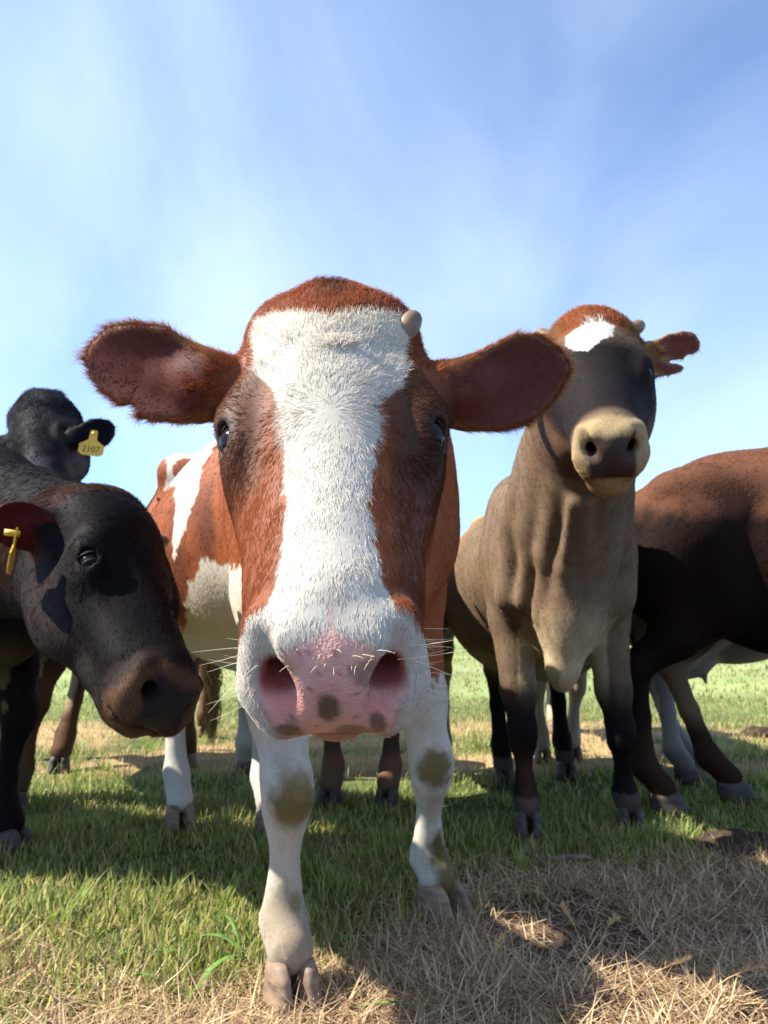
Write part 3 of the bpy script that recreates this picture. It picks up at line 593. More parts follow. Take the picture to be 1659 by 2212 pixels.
def red_coat(root, B, H, EARL, EARR, P, F, legs):
    k = Coat(P, F, B, H, [(-1, EARL), (1, EARR)], RED); v, a, n = k.q.T; X, Y, Z = k.b.T; hd = k.head
    e1 = k.nz(55, 1); e2 = k.nz(160, 2); e3 = k.nz(14, 3); vj = v+.0035*e1+.0036*e2; aj = a+.004*e1+.003*e2
    k.mix((.21, .058, .022), .5+.5*e3)
    # body: white patches
    st = inpoly(X+.02*e1, Z+.012*e2, [(.04, 1.30), (.22, 1.09), (.265, .99), (.245, .91), (.19, .82), (.165, .95), (.08, 1.03), (-.16, 1.08), (-.10, 1.18), (-.10, 1.30)])
    wl = (Z+.02*e1+.01*e2 < np.interp(X, [-.8, .1, .2, .3, .6, .9], [.70, .66, .73, .82, .78, .60])*(1-.3*sstep(.0, .08, Y))) | (Z < .50) | ((X < -.36) & (Z > 1.10+.02*e1) & (np.abs(Y) < .24) & (X > -.60))
    dark = sstep(-.2, .6, k.nz(9, 4))*sstep(.60, .72, Z)*sstep(1.05, .95, Z)*(X < .45); k.mix((.07, .022, .014), dark*.75*(~hd))
    w = ((st | wl) & ~hd & ~k.ear).astype(float); k.mix(WHITE, w)
    k.mix((.60, .52, .38), w*.6*sstep(.85, .60, Z)*sstep(.50, .60, Z))
    vs = vnoise(P*np.array([1, 1, .18]), 190, 2, 6)
    k.mix((.38, .29, .17), (~hd)*(Z < .5)*(X > .2)*np.clip(.45*k.nz(22, 5)+.3*vs+.18, 0, .75)); k.mix((.20, .16, .11), (~hd)*(Z < .16)*(X > .2)*np.clip(.6*k.nz(40, 7)+.1, 0, .6))
    def joints(nm, q):
        h = np.array([*legs[nm], 0.]); up = B.p(B.hx, q*.165, 0); dv = h-up; Zs = V3(0, 0, B.s); lz = .82
        kn = up+dv*.62+Zs*.42*lz+B.F*.025*B.s; ft = up+dv*.95+Zs*.15*lz-B.F*.02*B.s; return [(B.loc(x[None])[0]+np.array([.045, 0, 0])) for x in (kn, ft, lerp(kn, ft, .45), h+V3(0, 0, .09))]
    kL, fL, mL, cL = joints('fr', -1); kR, fR, mR, cR = joints('fl', 1)
    OL = (.155, .11, .032)
    for c, r_, cc, am in ((kL+[0, .0, -.005], .056, OL, .97), (kL+[0, .01, .03], .035, (.24, .18, .07), .6), (kR+[0, -.012, .0], .050, OL, .95), (fR+[0, .0, .035], .036, (.09, .07, .015), .95), (fR+[0, .02, .02], .030, (.10, .075, .015), .9), (cR+[0, .01, .0], .050, (.13, .095, .02), .9), (fL+[0, 0, .01], .075, (.34, .27, .18), .85), (mL, .06, (.46, .39, .28), .6), (fL+[0, .012, .045], .024, (.2, .15, .05), .7), (cL, .05, (.30, .21, .13), .6), (mR, .05, (.42, .35, .25), .6)):
        d = np.linalg.norm((k.b-np.array(c))*np.array([1, 1, .9]), axis=1)+.014*e1+.008*e2+.006*vs; k.mix(cc, am*sstep(r_*1.1, r_*.5, d))
    hindl = (X < 0) & (Z < .55); k.mix((.30, .27, .25), hindl*sstep(.55, .40, Z)*.8*(.6+.4*e3)); k.mix((.05, .045, .04), hindl*sstep(.2, .7, k.nz(7, 6))*.6)  # hind legs greyed in the coat colour, imitating the shadow on them
    # head
    sgn = np.where(v < 0, -1, 1)
    k.mix((.10, .040, .020), hd*sstep(.055, .075, np.abs(v))*sstep(.12, .16, a)*sstep(.30, .24, a)*.85)        # dark round the eyes
    k.mix((.045, .018, .012), hd*(v > 0)*sstep(.045, .06, np.abs(v))*sstep(.15, .2, a)*sstep(.44, .38, a)*sstep(-.11, -.06, n)*.55)  # right half of the face darkened: its shaded side painted in
    k.mix((.48, .17, .06), hd*sstep(-.09, -.12, n)*.55)
    k.mix((.012, .008, .008), hd*.9*sstep(.027, .017, np.linalg.norm(np.stack([np.abs(v)-EYE[0]-.008, (a-EYE[1])*.9, n-EYE[2]-.008]), axis=0)))
    vl = np.interp(aj, [.053, .087, .145, .168, .202, .235, .272, .338, .391, .412, .430, .445], [-.084, -.084, -.076, -.058, -.049, -.045, -.040, -.0365, -.040, -.045, -.053, -.09])
    vr = np.interp(aj, [.058, .099, .131, .146, .175, .207, .235, .270, .337, .387, .414, .432, .445], [.083, .078, .075, .078, .061, .046, .043, .037, .034, .038, .044, .055, .09])
    top = np.interp(v, [-.09, -.084, -.056, -.027, 0, .037, .076, .09], [.050, .053, .062, .078, .092, .074, .054, .05])
    muz = hd & (aj > .425+.55*np.clip(-n-.075, 0, 1))
    wm = hd & (((vj > vl) & (vj < vr) & (aj > top) & (n > -.085)) | muz); k.mix(WHITE, wm)
    k.mix((.74, .66, .50), wm*sstep(.13, .09, a)*.5)
    k.mix((.70, .50, .30), muz*sstep(-.085, -.115, n)*.6)
    pol = hd & ~wm & (a < .13); k.mix((.28, .075, .028), pol*.8); k.mix((.035, .018, .014), pol*sstep(.028, .006, np.abs(v+.004*e1))*sstep(.09, .0, a)*.85)
    t = a*.87-n*.47
    hw = np.interp(t+.0012*e1, [.391, .396, .4025, .408, .412, .418, .428, .436, .4485, .458, .463, .468, .474], [0, .012, .028, .040, .049, .0535, .0545, .052, .048, .042, .032, .024, 0])
    pk = sstep(.004, -.004, np.abs(v)+.0012*e2-hw)*hd*(a > .405)*(n > -.14)
    k.mix(PINK, pk*sstep(.404, .425, a)); k.mix((.52, .22, .18), pk*.45*(.5+.5*k.nz(60, 8)))
    def seg(p0, p1): p0 = np.array(p0); ba = np.array(p1)-p0; Q = np.stack([np.abs(v), a, n], 1)-p0; tt = np.clip(Q@ba/(ba@ba), 0, 1); return np.linalg.norm(Q-tt[:, None]*ba, axis=1)
    ins = hd*sstep(.0185, .0150, seg((.0400, .470, -.052), (.033, .410, -.060)))*(a > .39); pk = np.maximum(pk, ins*(a < .475)); k.mix(PINK, ins*(1-sstep(.404, .425, a))); deep = ins*sstep(.470, .452, a); groove = pk*sstep(.018, .012, np.minimum(seg((.0505, .442, -.022), (.0480, .460, -.042)), seg((.0480, .462, -.042), (.0360, .477, -.057)))); k.mix((.46, .15, .125), groove*.6)
    for cv, cn, rv, rn, cc, am in ((-.003, .442, .0095, .0088, (.10, .078, .05), .95), (-.034, .4565, .014, .0050, (.13, .085, .055), .9), (.013, .4580, .013, .0042, (.16, .11, .07), .85), (.032, .4530, .0072, .0070, (.12, .085, .06), .9), (.027, .4205, .017, .0085, (.20, .15, .125), .8), (-.035, .4180, .011, .0075, (.42, .31, .19), .6), (-.030, .4500, .006, .0035, (.2, .15, .12), .6)):
        d = np.hypot((v-cv)/rv, (t-cn)/rn)+.30*e1+.26*e2; k.mix(cc, pk*am*sstep(1.1, .78, d))
    k.mix((.26, .065, .062), deep*.95)
    k.mix((.30, .15, .10), hd*(a > .40)*sstep(-.108, -.116, n)*sstep(.034, .026, np.abs(v))*.75)
    k.mix((.25, .09, .07), pk*sstep(.62, .8, k.nz(420, 9, 1))*.7)
    # ears
    ear_coat(k, (.26, .075, .026), (.125, .024, .014), (.50, .27, .12), .009, .010)
    # hair
    k.head_flow(.222)
    k.len[hd] = .0085; k.len = np.where(hd & (a < .26) & wm, lerp(.013, .0095, sstep(.20, .27, a)), k.len)
    k.len = np.where(pol, .017+.009*sstep(.05, .0, a), k.len); k.len = np.where(hd & (a > .40), .0072, k.len); k.len = np.where(hd & ~wm & ~pol & (a > .1), .0090, k.len)
    k.len[~hd & ~k.ear] = .011; k.len[~hd & (Z < .5)] = .006
    k.den = np.where(hd, 1.0, k.den); k.den = np.where(hd & (a < .45), 1.15, k.den); k.den = np.where(hd & ~wm & ~pol, 1.9, k.den); k.den = np.where(wm & (a > .25), 1.9, k.den); k.den = np.where(~hd & ~k.ear, .22, k.den); k.den = np.where(k.ear, k.den*.8, k.den)
    k.den *= (1-pk); k.wet = pk*np.clip(.45+.45*k.nz(70, 11), .05, .95); k.sss = np.maximum(k.sss, pk*.35)
    k.den = np.where(hd & (n < -.14), .3, k.den)
    eyed = np.linalg.norm(np.stack([np.abs(v)-EYE[0]-.010, (a-EYE[1])*.9, n-EYE[2]-.010]), axis=0); k.den *= np.where(hd, sstep(.017, .026, eyed), 1)
    lowleg = ~hd & (Z < .55); k.flow[lowleg] = V3(0, 0, -1); k.den[lowleg & (X > .3)] = .75
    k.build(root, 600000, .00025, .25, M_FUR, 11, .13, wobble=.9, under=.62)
    eyes(H, root); lids(H, root, M_LIDB, .22, .15)
    for nm, yaw, sp in (('fr', -.06, 1.0), ('fl', .18, 1.25), ('hl', 0, 1), ('hr', 0, 1)): hoof(legs[nm], B, root, M_HOOF, yaw, sp)
    # horn stub, metal ear band, whiskers, cream forelock
    g = np.random.default_rng(8); nf = 170; pts = np.zeros((nf, 4, 3), np.float32)
    for i in range(nf):
        sd = g.normal()*.4; v0 = .006+g.normal()*.009; a0 = .128+g.normal()*.004; p0 = H.p(v0, a0, .004); dr_ = unit(H.V*(28*(v0-.006)+sd)-H.A*g.uniform(.2, .9)+H.N*g.uniform(.2, .6)); L = g.uniform(.010, .022); bd = (H.A*.25-H.N*.55)*L
        for j, tt in enumerate((0, .33, .66, 1)): pts[i, j] = p0+dr_*L*tt+bd*tt*tt
    hc = bpy.data.hair_curves.new('forelock'); hc.add_curves([4]*nf); hc.position_data.foreach_set('vector', pts.ravel()); a_ = hc.attributes.get('radius') or hc.attributes.new('radius', 'FLOAT', 'POINT'); a_.data.foreach_set('value', np.tile(np.array([.0003, .00028, .0002, .00005], np.float32), nf)); a_ = hc.attributes.new('Col', 'FLOAT_COLOR', 'CURVE'); a_.data.foreach_set('color', np.tile(np.array([.74, .68, .57, 1], np.float32), nf)); hc.materials.append(M_FUR); link(bpy.data.objects.new('forelock', hc), root)
    def stub(c, d, L, r0, nm='horn_stub', mat=M_HORN, parent=root, bend=V3(0, 0, 0)):
        ts = np.array([0, .3, .55, .75, .88, .96, 1.]); rr = np.array([1.15, 1.0, .98, .9, .72, .42, .06])*r0
        P_, F_ = tube([c+d*L*t+bend*t*t for t in ts], rr, 14); return mesh_obj(nm, P_, F_, mat, parent)
    red_coat.stub = stub
    stub(H.p(.068, .082, -.036), unit(H.V*.55-H.A*.66+H.N*.48), .050, .0140)
    R0, x1, x2, x3, poly = EARL; c = at(393, 748, .862); P_, F_ = tube([c+x2*.011+x3*.0, c-x2*.011], [.007, .007], 10)
    ring = []; dn = unit(at(385, 735, .862)-at(405, 765, .862))
    for j in range(12):
        w = 2*math.pi*j/12; ring += [c+dn*(.008*math.cos(w))+x3*(.010*math.sin(w))+x1*.008, c+dn*(.008*math.cos(w))+x3*(.010*math.sin(w))-x1*.008]
    Fr = [(2*j, 2*j+1, (2*j+3) % 24, (2*j+2) % 24) for j in range(12)]
    b = mesh_obj('ear_band', np.array(ring), Fr, M_TAGM, root); md = b.modifiers.new('solid', 'SOLIDIFY'); md.thickness = .0015
    g = np.random.default_rng(5); pts = []
    for i in range(46):
        sg = -1 if i % 2 else 1; v0 = sg*g.uniform(.044, .060); n0 = g.uniform(-.10, -.035); a0 = g.uniform(.415, .455); p0 = H.p(v0, a0, n0); d = unit(sg*H.V*g.uniform(.7, 1.1)+H.A*g.uniform(-.1, .5)+H.N*g.uniform(-.5, .4)); L = g.uniform(.02, .055)
        bd = unit(V3(*g.normal(size=3)))*L*.18; pts.append([p0+d*L*t+bd*t*t for t in (0, .33, .66, 1)])
    for i in range(16):
        v0 = g.uniform(-.03, .034); n0 = g.uniform(-.034, -.012); p0 = H.p(v0, .462-.55*abs(n0+.03), n0+.004); d = unit(H.V*g.normal()*.5+H.A*g.uniform(.2, .8)+H.N*g.uniform(.5, 1.)); L = g.uniform(.006, .014); bd = unit(H.A*1.+H.V*g.normal()*.6)*L*.5
        pts.append([p0+d*L*t+bd*t*t for t in (0, .33, .66, 1)])
    pts = np.array(pts, np.float32); hc = bpy.data.hair_curves.new('whiskers'); hc.add_curves([4]*len(pts)); hc.position_data.foreach_set('vector', pts.ravel())
    a_ = hc.attributes.get('radius') or hc.attributes.new('radius', 'FLOAT', 'POINT'); a_.data.foreach_set('value', np.tile(np.array([.00026, .00022, .00018, .00007], np.float32), len(pts)))
    a_ = hc.attributes.new('Col', 'FLOAT_COLOR', 'CURVE'); a_.data.foreach_set('color', np.tile(np.array([.8, .72, .5, 1], np.float32), len(pts))); hc.materials.append(M_FUR)
    link(bpy.data.objects.new('whiskers', hc), root)
    tag(root, 'red and white cow staring into the lens, white blaze and spotted pink nose', 'cow')

def ear_tag(name, c, up, face, w, h, parent, digits=None):
    """yellow tag: a narrow neck over a wide plate with cut corners"""
    up = unit(up); face = unit(face-(face@up)*up); rt = np.cross(up, face)
    o = [(-.13, 1), (.13, 1), (.17, .62), (.5, .42), (.5, .12), (.34, 0), (-.34, 0), (-.5, .12), (-.5, .42), (-.17, .62)]
    P = [c+rt*x*w+up*(y-1)*h+face*z for z in (.0015, -.0015) for x, y in o]; n = len(o)
    F = [tuple(range(n))[::-1], tuple(range(n, 2*n))]+[(i, (i+1) % n, n+(i+1) % n, n+i) for i in range(n)]
    t = mesh_obj('ear_tag', np.array(P), F, M_TAGY, parent, smooth=False)
    b, f = tube([c+face*.006-up*.13*h, c-face*.02-up*.13*h], [.006, .006], 10); mesh_obj('tag_button', b, f, M_TAGY, t)
    if digits:
        cu = bpy.data.curves.new('tag_number', 'FONT'); cu.body = digits; cu.size = h*.34; cu.align_x = 'CENTER'; cu.extrude = .0003; cu.materials.append(M_INK)
        ob = bpy.data.objects.new('tag_number', cu); q = c+face*.0022-up*h*.86
        from mathutils import Matrix
        ob.matrix_world = Matrix(((*[rt[0]], up[0], face[0], q[0]), (rt[1], up[1], face[1], q[1]), (rt[2], up[2], face[2], q[2]), (0, 0, 0, 1)))
        sc.collection.objects.link(ob); bpy.context.view_layer.update(); me = bpy.data.meshes.new_from_object(ob.evaluated_get(bpy.context.evaluated_depsgraph_get())); mw = ob.matrix_world.copy(); bpy.data.objects.remove(ob); me.transform(mw)
        if not me.materials: me.materials.append(M_INK)
        link(bpy.data.objects.new('tag_number', me), t)
    return t
def herd_coats():
    def start(key, name, base):
        B, legs, H, ears, P, F = HERD[key]; root = empty(name, (float(B.O[0]), float(B.O[1]), 0)); return root, Coat(P, F, B, H, ears, base), B, legs, H, ears
    stub = red_coat.stub
    # ---- brown cow
    root, k, B, legs, H, ears = start('brown', 'brown_cow', (.215, .150, .100)); v, a, n = k.q.T; X, Y, Z = k.b.T; hd = k.head; e1 = k.nz(30, 1); e2 = k.nz(90, 2); e3 = k.nz(6, 3)
    k.mix((.48, .29, .12), (~hd)*sstep(.25, -.05, X)*sstep(.5, .75, Z)*.8); k.mix((.20, .125, .07), (~hd)*sstep(.0, .8, e3)*.7*(X > .2))
    k.mix((.60, .48, .31), (~hd)*sstep(.80, .62, Z+.02*e1)*sstep(.40, .52, Z)*(np.abs(Y) < .16)*.8); k.mix((.55, .44, .30), (~hd)*(X < .2)*sstep(.64, .56, Z)*sstep(.45, .5, Z)*.7)
    leg = sstep(.62, .38, Z+.03*e1)*(~hd); k.mix((.014, .010, .010), leg*(np.abs(Y) > .07)); k.col *= (1+.22*vnoise(k.P*np.array([1, 1, .12]), 70, 3, 8)+.12*k.nz(45, 9))[:, None]; k.mix((.13, .055, .025), leg*(Y < -.05)*sstep(.1, .7, k.nz(4, 5))*.6)
    k.mix((.30, .22, .20), (~hd)*(Z < .12)*.25)
    k.mix((.024, .018, .018), hd*sstep(.12, .18, a+.01*e1)*sstep(.41, .38, a)*sstep(-.15, -.11, n)); k.mix((.17, .09, .05), hd*sstep(-.09, -.14, n)*.6)
    k.mix((.26, .085, .036), hd*sstep(.14, .10, a+.008*e1+.2*np.maximum(np.abs(v)-.05, 0)))
    k.mix((.22, .12, .055), hd*sstep(.055, .08, np.abs(v))*sstep(.16, .10, a)*.8)
    star = inpoly(v+.003*e2, a+.004*e2, [(-.060, .112), (-.02, .098), (.02, .092), (.044, .105), (.038, .145), (.006, .163), (-.02, .188), (-.048, .170), (-.064, .140)]) & hd & (n > -.05); k.mix((.80, .78, .73), star)
    ring = hd*sstep(.405, .425, a)*1.; k.mix((.50, .37, .20), ring); k.mix((.42, .29, .14), hd*sstep(.36, .40, a)*sstep(-.09, -.11, n))
    nose = hd*(a > .41)*sstep(.048, .040, np.abs(v)+.002*e2)*sstep(-.018, -.026, n+.10*np.abs(v))*sstep(-.108, -.098, n); k.mix((.060, .042, .036), nose); k.mix((.012, .01, .01), nose*sstep(.455, .435, a)*(np.abs(v) > .02))
    k.mix((.09, .055, .04), hd*(a > .42)*sstep(-.100, -.106, n)*sstep(-.116, -.110, n))
    k.mix((.02, .015, .015), hd*sstep(.022, .014, np.linalg.norm(np.stack([np.abs(v)-EYE[0]-.012, (a-EYE[1])*.8, n-EYE[2]-.012]), axis=0)))
    ear_coat(k, (.30, .17, .08), (.24, .075, .055), (.55, .38, .2), .010, .008)
    k.head_flow(.20); k.len[:] = np.where(k.ear, k.len, np.where(hd, .008, .012)); k.len = np.where(hd & (a < .10), .036, k.len); k.den = np.where(hd, 1.8, np.where(k.ear, 1.2, .8)); k.den = np.where(hd & (a < .12), 4., k.den); k.den *= (1-nose); k.wet = nose*.9; k.flow[~hd & (Z < .6)] = V3(0, 0, -1)
    k.flow[~hd & (Z > .6) & (X > .45)] = V3(0, -.1, -1)
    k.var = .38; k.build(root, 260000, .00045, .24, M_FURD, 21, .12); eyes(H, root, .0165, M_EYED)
    lids(H, root, M_LID, .47, .36, .0208)
    stub(H.p(-.074, .045, -.045), unit(-H.V*.9-H.A*.45+H.N*.1), .066, .0215, parent=root, bend=-H.A*.02); stub(H.p(.074, .045, -.045), unit(H.V*.9-H.A*.45+H.N*.1), .066, .0215, parent=root, bend=-H.A*.008)
    for j in legs: hoof(legs[j], B, root, M_HOOFD)
    tag(root, 'brown cow holding its head up, white star on forehead and two horn stubs', 'cow')
    # ---- black cow, head low
    root, k, B, legs, H, ears = start('black', 'black_cow', (.0115, .0085, .0095)); v, a, n = k.q.T; X, Y, Z = k.b.T; hd = k.head; e1 = k.nz(30, 1); e2 = k.nz(90, 2)
    k.mix((.026, .019, .018), sstep(.1, .8, k.nz(5, 3))*.5); k.mix((.042, .031, .028), hd*sstep(-.10, -.14, n)*.8); k.mix((.008, .007, .009), hd*sstep(-.10, -.05, n)*.8)  # painted sheen lightens the cheek, painted shade darkens the face front
    k.mix((.07, .032, .020), hd*(a < .04)*.6)
    ring = hd*sstep(.415, .44, a+.006*e1); k.mix((.12, .068, .040), ring); k.mix((.05, .032, .024), hd*sstep(.385, .42, a)*.5*(1-ring))
    nose = hd*(a > .41)*sstep(.046, .038, np.abs(v)+.002*e2)*sstep(-.016, -.026, n)*sstep(-.108, -.098, n); k.mix((.020, .016, .017), nose)
    k.mix((.25, .17, .09), (~hd)*sstep(.72, .5, Z)*(np.abs(Y) < .10)*.6)
    ear_coat(k, (.02, .012, .011), (.085, .012, .010), (.07, .035, .02), .010, .008); k.sss[k.ear] = .9*np.clip(k.inner[k.ear], 0, 1)
    k.head_flow(.20); k.len[:] = np.where(k.ear, k.len, np.where(hd, .010, .018)); k.len = np.where(hd & (a < .05), .022, k.len); k.den = np.where(hd, 2., np.where(k.ear, .8, .6)); k.den *= (1-nose); k.wet = nose*.9
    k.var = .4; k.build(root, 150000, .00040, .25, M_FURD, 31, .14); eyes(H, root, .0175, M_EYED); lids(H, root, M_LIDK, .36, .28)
    stub(H.p(.070, .055, -.050), unit(H.V*.75+H.N*.45-H.A*.35), .062, .0165, 'horn', M_HORND, root)
    c = at(38, 1140, 1.38); ear_tag('ear_tag', c, V3(.10, .06, 1), V3(.93, .30, 0), .05, .085, root)
    for j in legs: hoof(legs[j], B, root, M_HOOFD)
    tag(root, 'black cow with lowered head and tan muzzle at the left edge', 'cow')
    # ---- tagged cow
    root, k, B, legs, H, ears = start('tagged', 'tagged_cow', (.017, .017, .020)); v, a, n = k.q.T; X, Y, Z = k.b.T; hd = k.head
    k.mix((.050, .050, .055), sstep(.1, .8, k.nz(7, 3))*.6); k.mix((.10, .052, .030), (~hd)*sstep(.62, .45, Z)); k.mix((.42, .32, .20), (~hd)*sstep(.66, .5, Z)*sstep(.24, .32, Z)*(np.sign(Y)*(k.N@B.L) < -.0)*(Y > 0)*.8)
    ear_coat(k, (.016, .016, .02), (.010, .008, .016), (.03, .035, .03), .012, .010); k.head_flow(.2); k.len[:] = np.where(k.ear, k.len, .016); k.len = np.where(hd, .010, k.len); k.len = np.where(hd & (a < .10), .028, k.len); k.den = np.where(hd, 2.2, np.where(k.ear, 1, .4)); k.mix((.15, .15, .16), hd*sstep(-.1, .6, k.nz(11, 5))*.55); k.mix((.05, .03, .02), hd*sstep(.2, .7, k.nz(17, 6))*.5)  # grey head patches paint hair highlights into the coat
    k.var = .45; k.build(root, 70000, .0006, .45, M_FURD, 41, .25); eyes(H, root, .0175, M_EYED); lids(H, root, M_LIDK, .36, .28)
    ear_tag('ear_tag', at(204, 930, 2.64), V3(.12, 0, 1), V3(.05, -1, -.1), .088, .092, root, '2107')
    for j in legs: hoof(legs[j], B, root, M_HOOFD)
    tag(root, 'black cow behind, head above the others, yellow numbered tag in its ear', 'cow')
    # ---- dark brown cow seen at the hip
    root, k, B, legs, H, ears = start('hip', 'dark_brown_cow', (.19, .082, .046)); X, Y, Z = k.b.T; f = B.hx; e1 = k.nz(20, 1)
    k.mix((.21, .105, .066), sstep(.0, .8, k.nz(9, 3))*.55); k.mix((.05, .025, .018), sstep(.1, .8, k.nz(6, 4))*.5); k.mix((.010, .006, .006), sstep(1.10, 1.0, Z+.04*e1)*.95); k.mix((.06, .028, .018), sstep(.4, .2, Z)*.8)  # near-black lower flank: shadow from the brown cow put into the colour
    k.mix((.80, .74, .62), ((X < -f-.02) & (Z > 1.0+.02*e1) & (np.abs(Y) < .13) & (X > -f-.24))*1.)
    k.mix((.38, .25, .15), sstep(.62, .5, Z)*sstep(.24, .34, Z)*(Y > 0.0)*.6)
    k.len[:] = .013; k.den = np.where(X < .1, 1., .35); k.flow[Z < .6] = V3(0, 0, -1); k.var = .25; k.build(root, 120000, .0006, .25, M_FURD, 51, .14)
    for j in legs: hoof(legs[j], B, root, M_HOOFD)
    tail = [B.p(-f-.20, 0, 1.12), B.p(-f-.26, .03, 1.0), B.p(-f-.20, .14, .72), B.p(-f-.10, .20, .42)]; P_, F_ = tube(tail, [.03, .024, .016, .012], 10); mesh_obj('tail', P_, F_, M_DARKTAIL, root)
    tag(root, 'dark brown cow cut off by the right edge, hindquarters with white tail head', 'cow')
    # ---- young cow behind the red one
    root, k, B, legs, H, ears = start('young', 'young_cow', (.26, .105, .045)); X, Y, Z = k.b.T; k.mix((.05, .028, .020), sstep(.98, .82, Z)*.85*(Z > .5)); k.mix((.44, .33, .18), (X < 0)*sstep(.62, .5, Z)); k.mix((.075, .040, .028), (X > 0)*sstep(.55, .4, Z)*.9); k.mix((.24, .11, .06), (X > 0)*sstep(.24, .16, Z)*.7)  # flank darkened below the lit top: body shade painted into the coat
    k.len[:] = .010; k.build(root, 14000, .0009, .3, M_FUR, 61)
    for j in legs: hoof(legs[j], B, root, M_HOOFD)
    tag(root, 'reddish brown cow half hidden behind the red and white one, pale hind legs', 'cow')
    # ---- cow turned away
    root, k, B, legs, H, ears = start('away', 'tan_cow', (.26, .16, .065)); X, Y, Z = k.b.T; f = B.hx; k.mix((.68, .62, .52), sstep(.62, .52, Z)*(Y < 0)); k.mix((.14, .06, .03), sstep(.6, .5, Z)*(Y > 0)*.9); k.mix((.13, .06, .03), (Z > .6)*sstep(.1, .6, k.nz(5, 2))*.6)
    k.len[:] = .010; k.build(root, 14000, .0009, .3, M_FUR, 71)
    g = np.random.default_rng(3); nS = 900; pts = np.zeros((nS, 5, 3), np.float32); rc = np.zeros((nS, 4), np.float32)
    for i in range(nS):
        t0 = g.uniform(0, .34); c0 = B.p(-f-.31, .01, .74-t0); d = V3(g.normal()*.025, g.normal()*.02, -1); L = g.uniform(.14, .30)*(1-.5*t0)
        wv = g.normal(size=2)*.018
        for j in range(5): t = j/4; pts[i, j] = c0+d*L*t+V3(wv[0]*math.sin(5*t+i % 7), wv[1]*math.sin(4*t), 0)+V3(.10*t*t*g.uniform(.0, .25), 0, 0)
        rc[i] = (*np.array([.42, .28, .11])*g.uniform(.5, 1.3), 1)
    hc = bpy.data.hair_curves.new('tail_switch'); hc.add_curves([5]*nS); hc.position_data.foreach_set('vector', pts.ravel()); a_ = hc.attributes.get('radius') or hc.attributes.new('radius', 'FLOAT', 'POINT'); a_.data.foreach_set('value', np.tile(np.array([.0016, .0018, .0016, .0012, .0003], np.float32), nS)); a_ = hc.attributes.new('Col', 'FLOAT_COLOR', 'CURVE'); a_.data.foreach_set('color', rc.ravel()); hc.materials.append(M_FUR); link(bpy.data.objects.new('tail_switch', hc), root)
    for j in legs: hoof(legs[j], B, root, M_HOOF)
    tag(root, 'cow facing away under the red one, matted tan tail and one white hind leg', 'cow')
    # ---- grey and cream cows
    root, k, B, legs, H, ears = start('grey', 'grey_cow', (.40, .36, .34)); X, Y, Z = k.b.T; k.mix((.22, .18, .16), sstep(.2, .8, k.nz(8, 2))*.6); k.mix((.16, .12, .10), sstep(.22, .12, Z)*.6); k.mix((.5, .40, .28), sstep(.75, .85, Z)*.7); k.len[:] = .009; k.build(root, 14000, .0009, .3, M_FUR, 81)
    for j in legs: hoof(legs[j], B, root, M_HOOFD)
    tag(root, 'pale grey cow whose udder and legs show between the dark brown cow legs', 'cow')
    root, k, B, legs, H, ears = start('cream', 'cream_cow', (.58, .47, .33)); X, Y, Z = k.b.T; k.mix((.40, .28, .16), sstep(.0, .8, k.nz(8, 2))*.6); k.len[:] = .009; k.build(root, 12000, .0009, .3, M_FUR, 91)
    for j in legs: hoof(legs[j], B, root, M_HOOF)
    tag(root, 'cream cow whose pale forelegs show behind the brown cow legs', 'cow')
M_EYED = plain('dull_eye', (.006, .006, .008), .25, .08, .2, 40)
M_LIDB = plain('brown_eyelid', (.045, .022, .014), .55, .2, .25, 70); M_LIDK = plain('black_eyelid', (.011, .009, .010), .6, .08, .25, 70)
M_LID = plain('eyelid_skin', (.035, .026, .026), .55, .35, .2, 60)
M_HORND = plain('dark_horn', (.10, .08, .06), .45, .4, .5, 40, .4)
M_DARKTAIL = plain('dark_tail', (.03, .022, .02), .7, .3, .3, 80)
# ------------------------------------------------------------------ pasture
def relief(x, y):
    P = np.stack([np.ravel(x), np.ravel(y), np.zeros(np.size(x))], 1)
    z = .010*vnoise(P, 2.3, 2, 1)+.006*vnoise(P, 9, 2, 2)
    return z.reshape(np.shape(x))*np.clip(12/np.maximum(np.ravel(y).reshape(np.shape(x)), 1), 0, 1)-.006
def dryness(x, y):
    """1 = dry straw and bare soil, 0 = green"""
    P = np.stack([x, y, 0*x], 1); nz = vnoise(P, 2.2, 3, 3); n2 = vnoise(P, 7, 2, 4)
    edge = np.interp(x/np.maximum(y, .3), [-.6, -.2, -.08, .1, .3, .6], [1.50, 1.55, 1.86, 2.20, 2.46, 2.50])
    near = sstep(.30, -.30, y-edge+.20*nz+.16*n2)
    bs = gpt(1215, 2010); near = np.maximum(near, sstep(.34, .12, np.hypot(x-bs[0], (y-bs[1])*.8)+.04*n2))
    far = sstep(3.5, 4.1, y)*sstep(6.4, 5.2, y)*sstep(-.75, .5, nz+.5*n2)*.9
    return np.clip(np.maximum(near, np.maximum(far, .30*sstep(.35, .9, n2+.4*nz))), 0, 1)
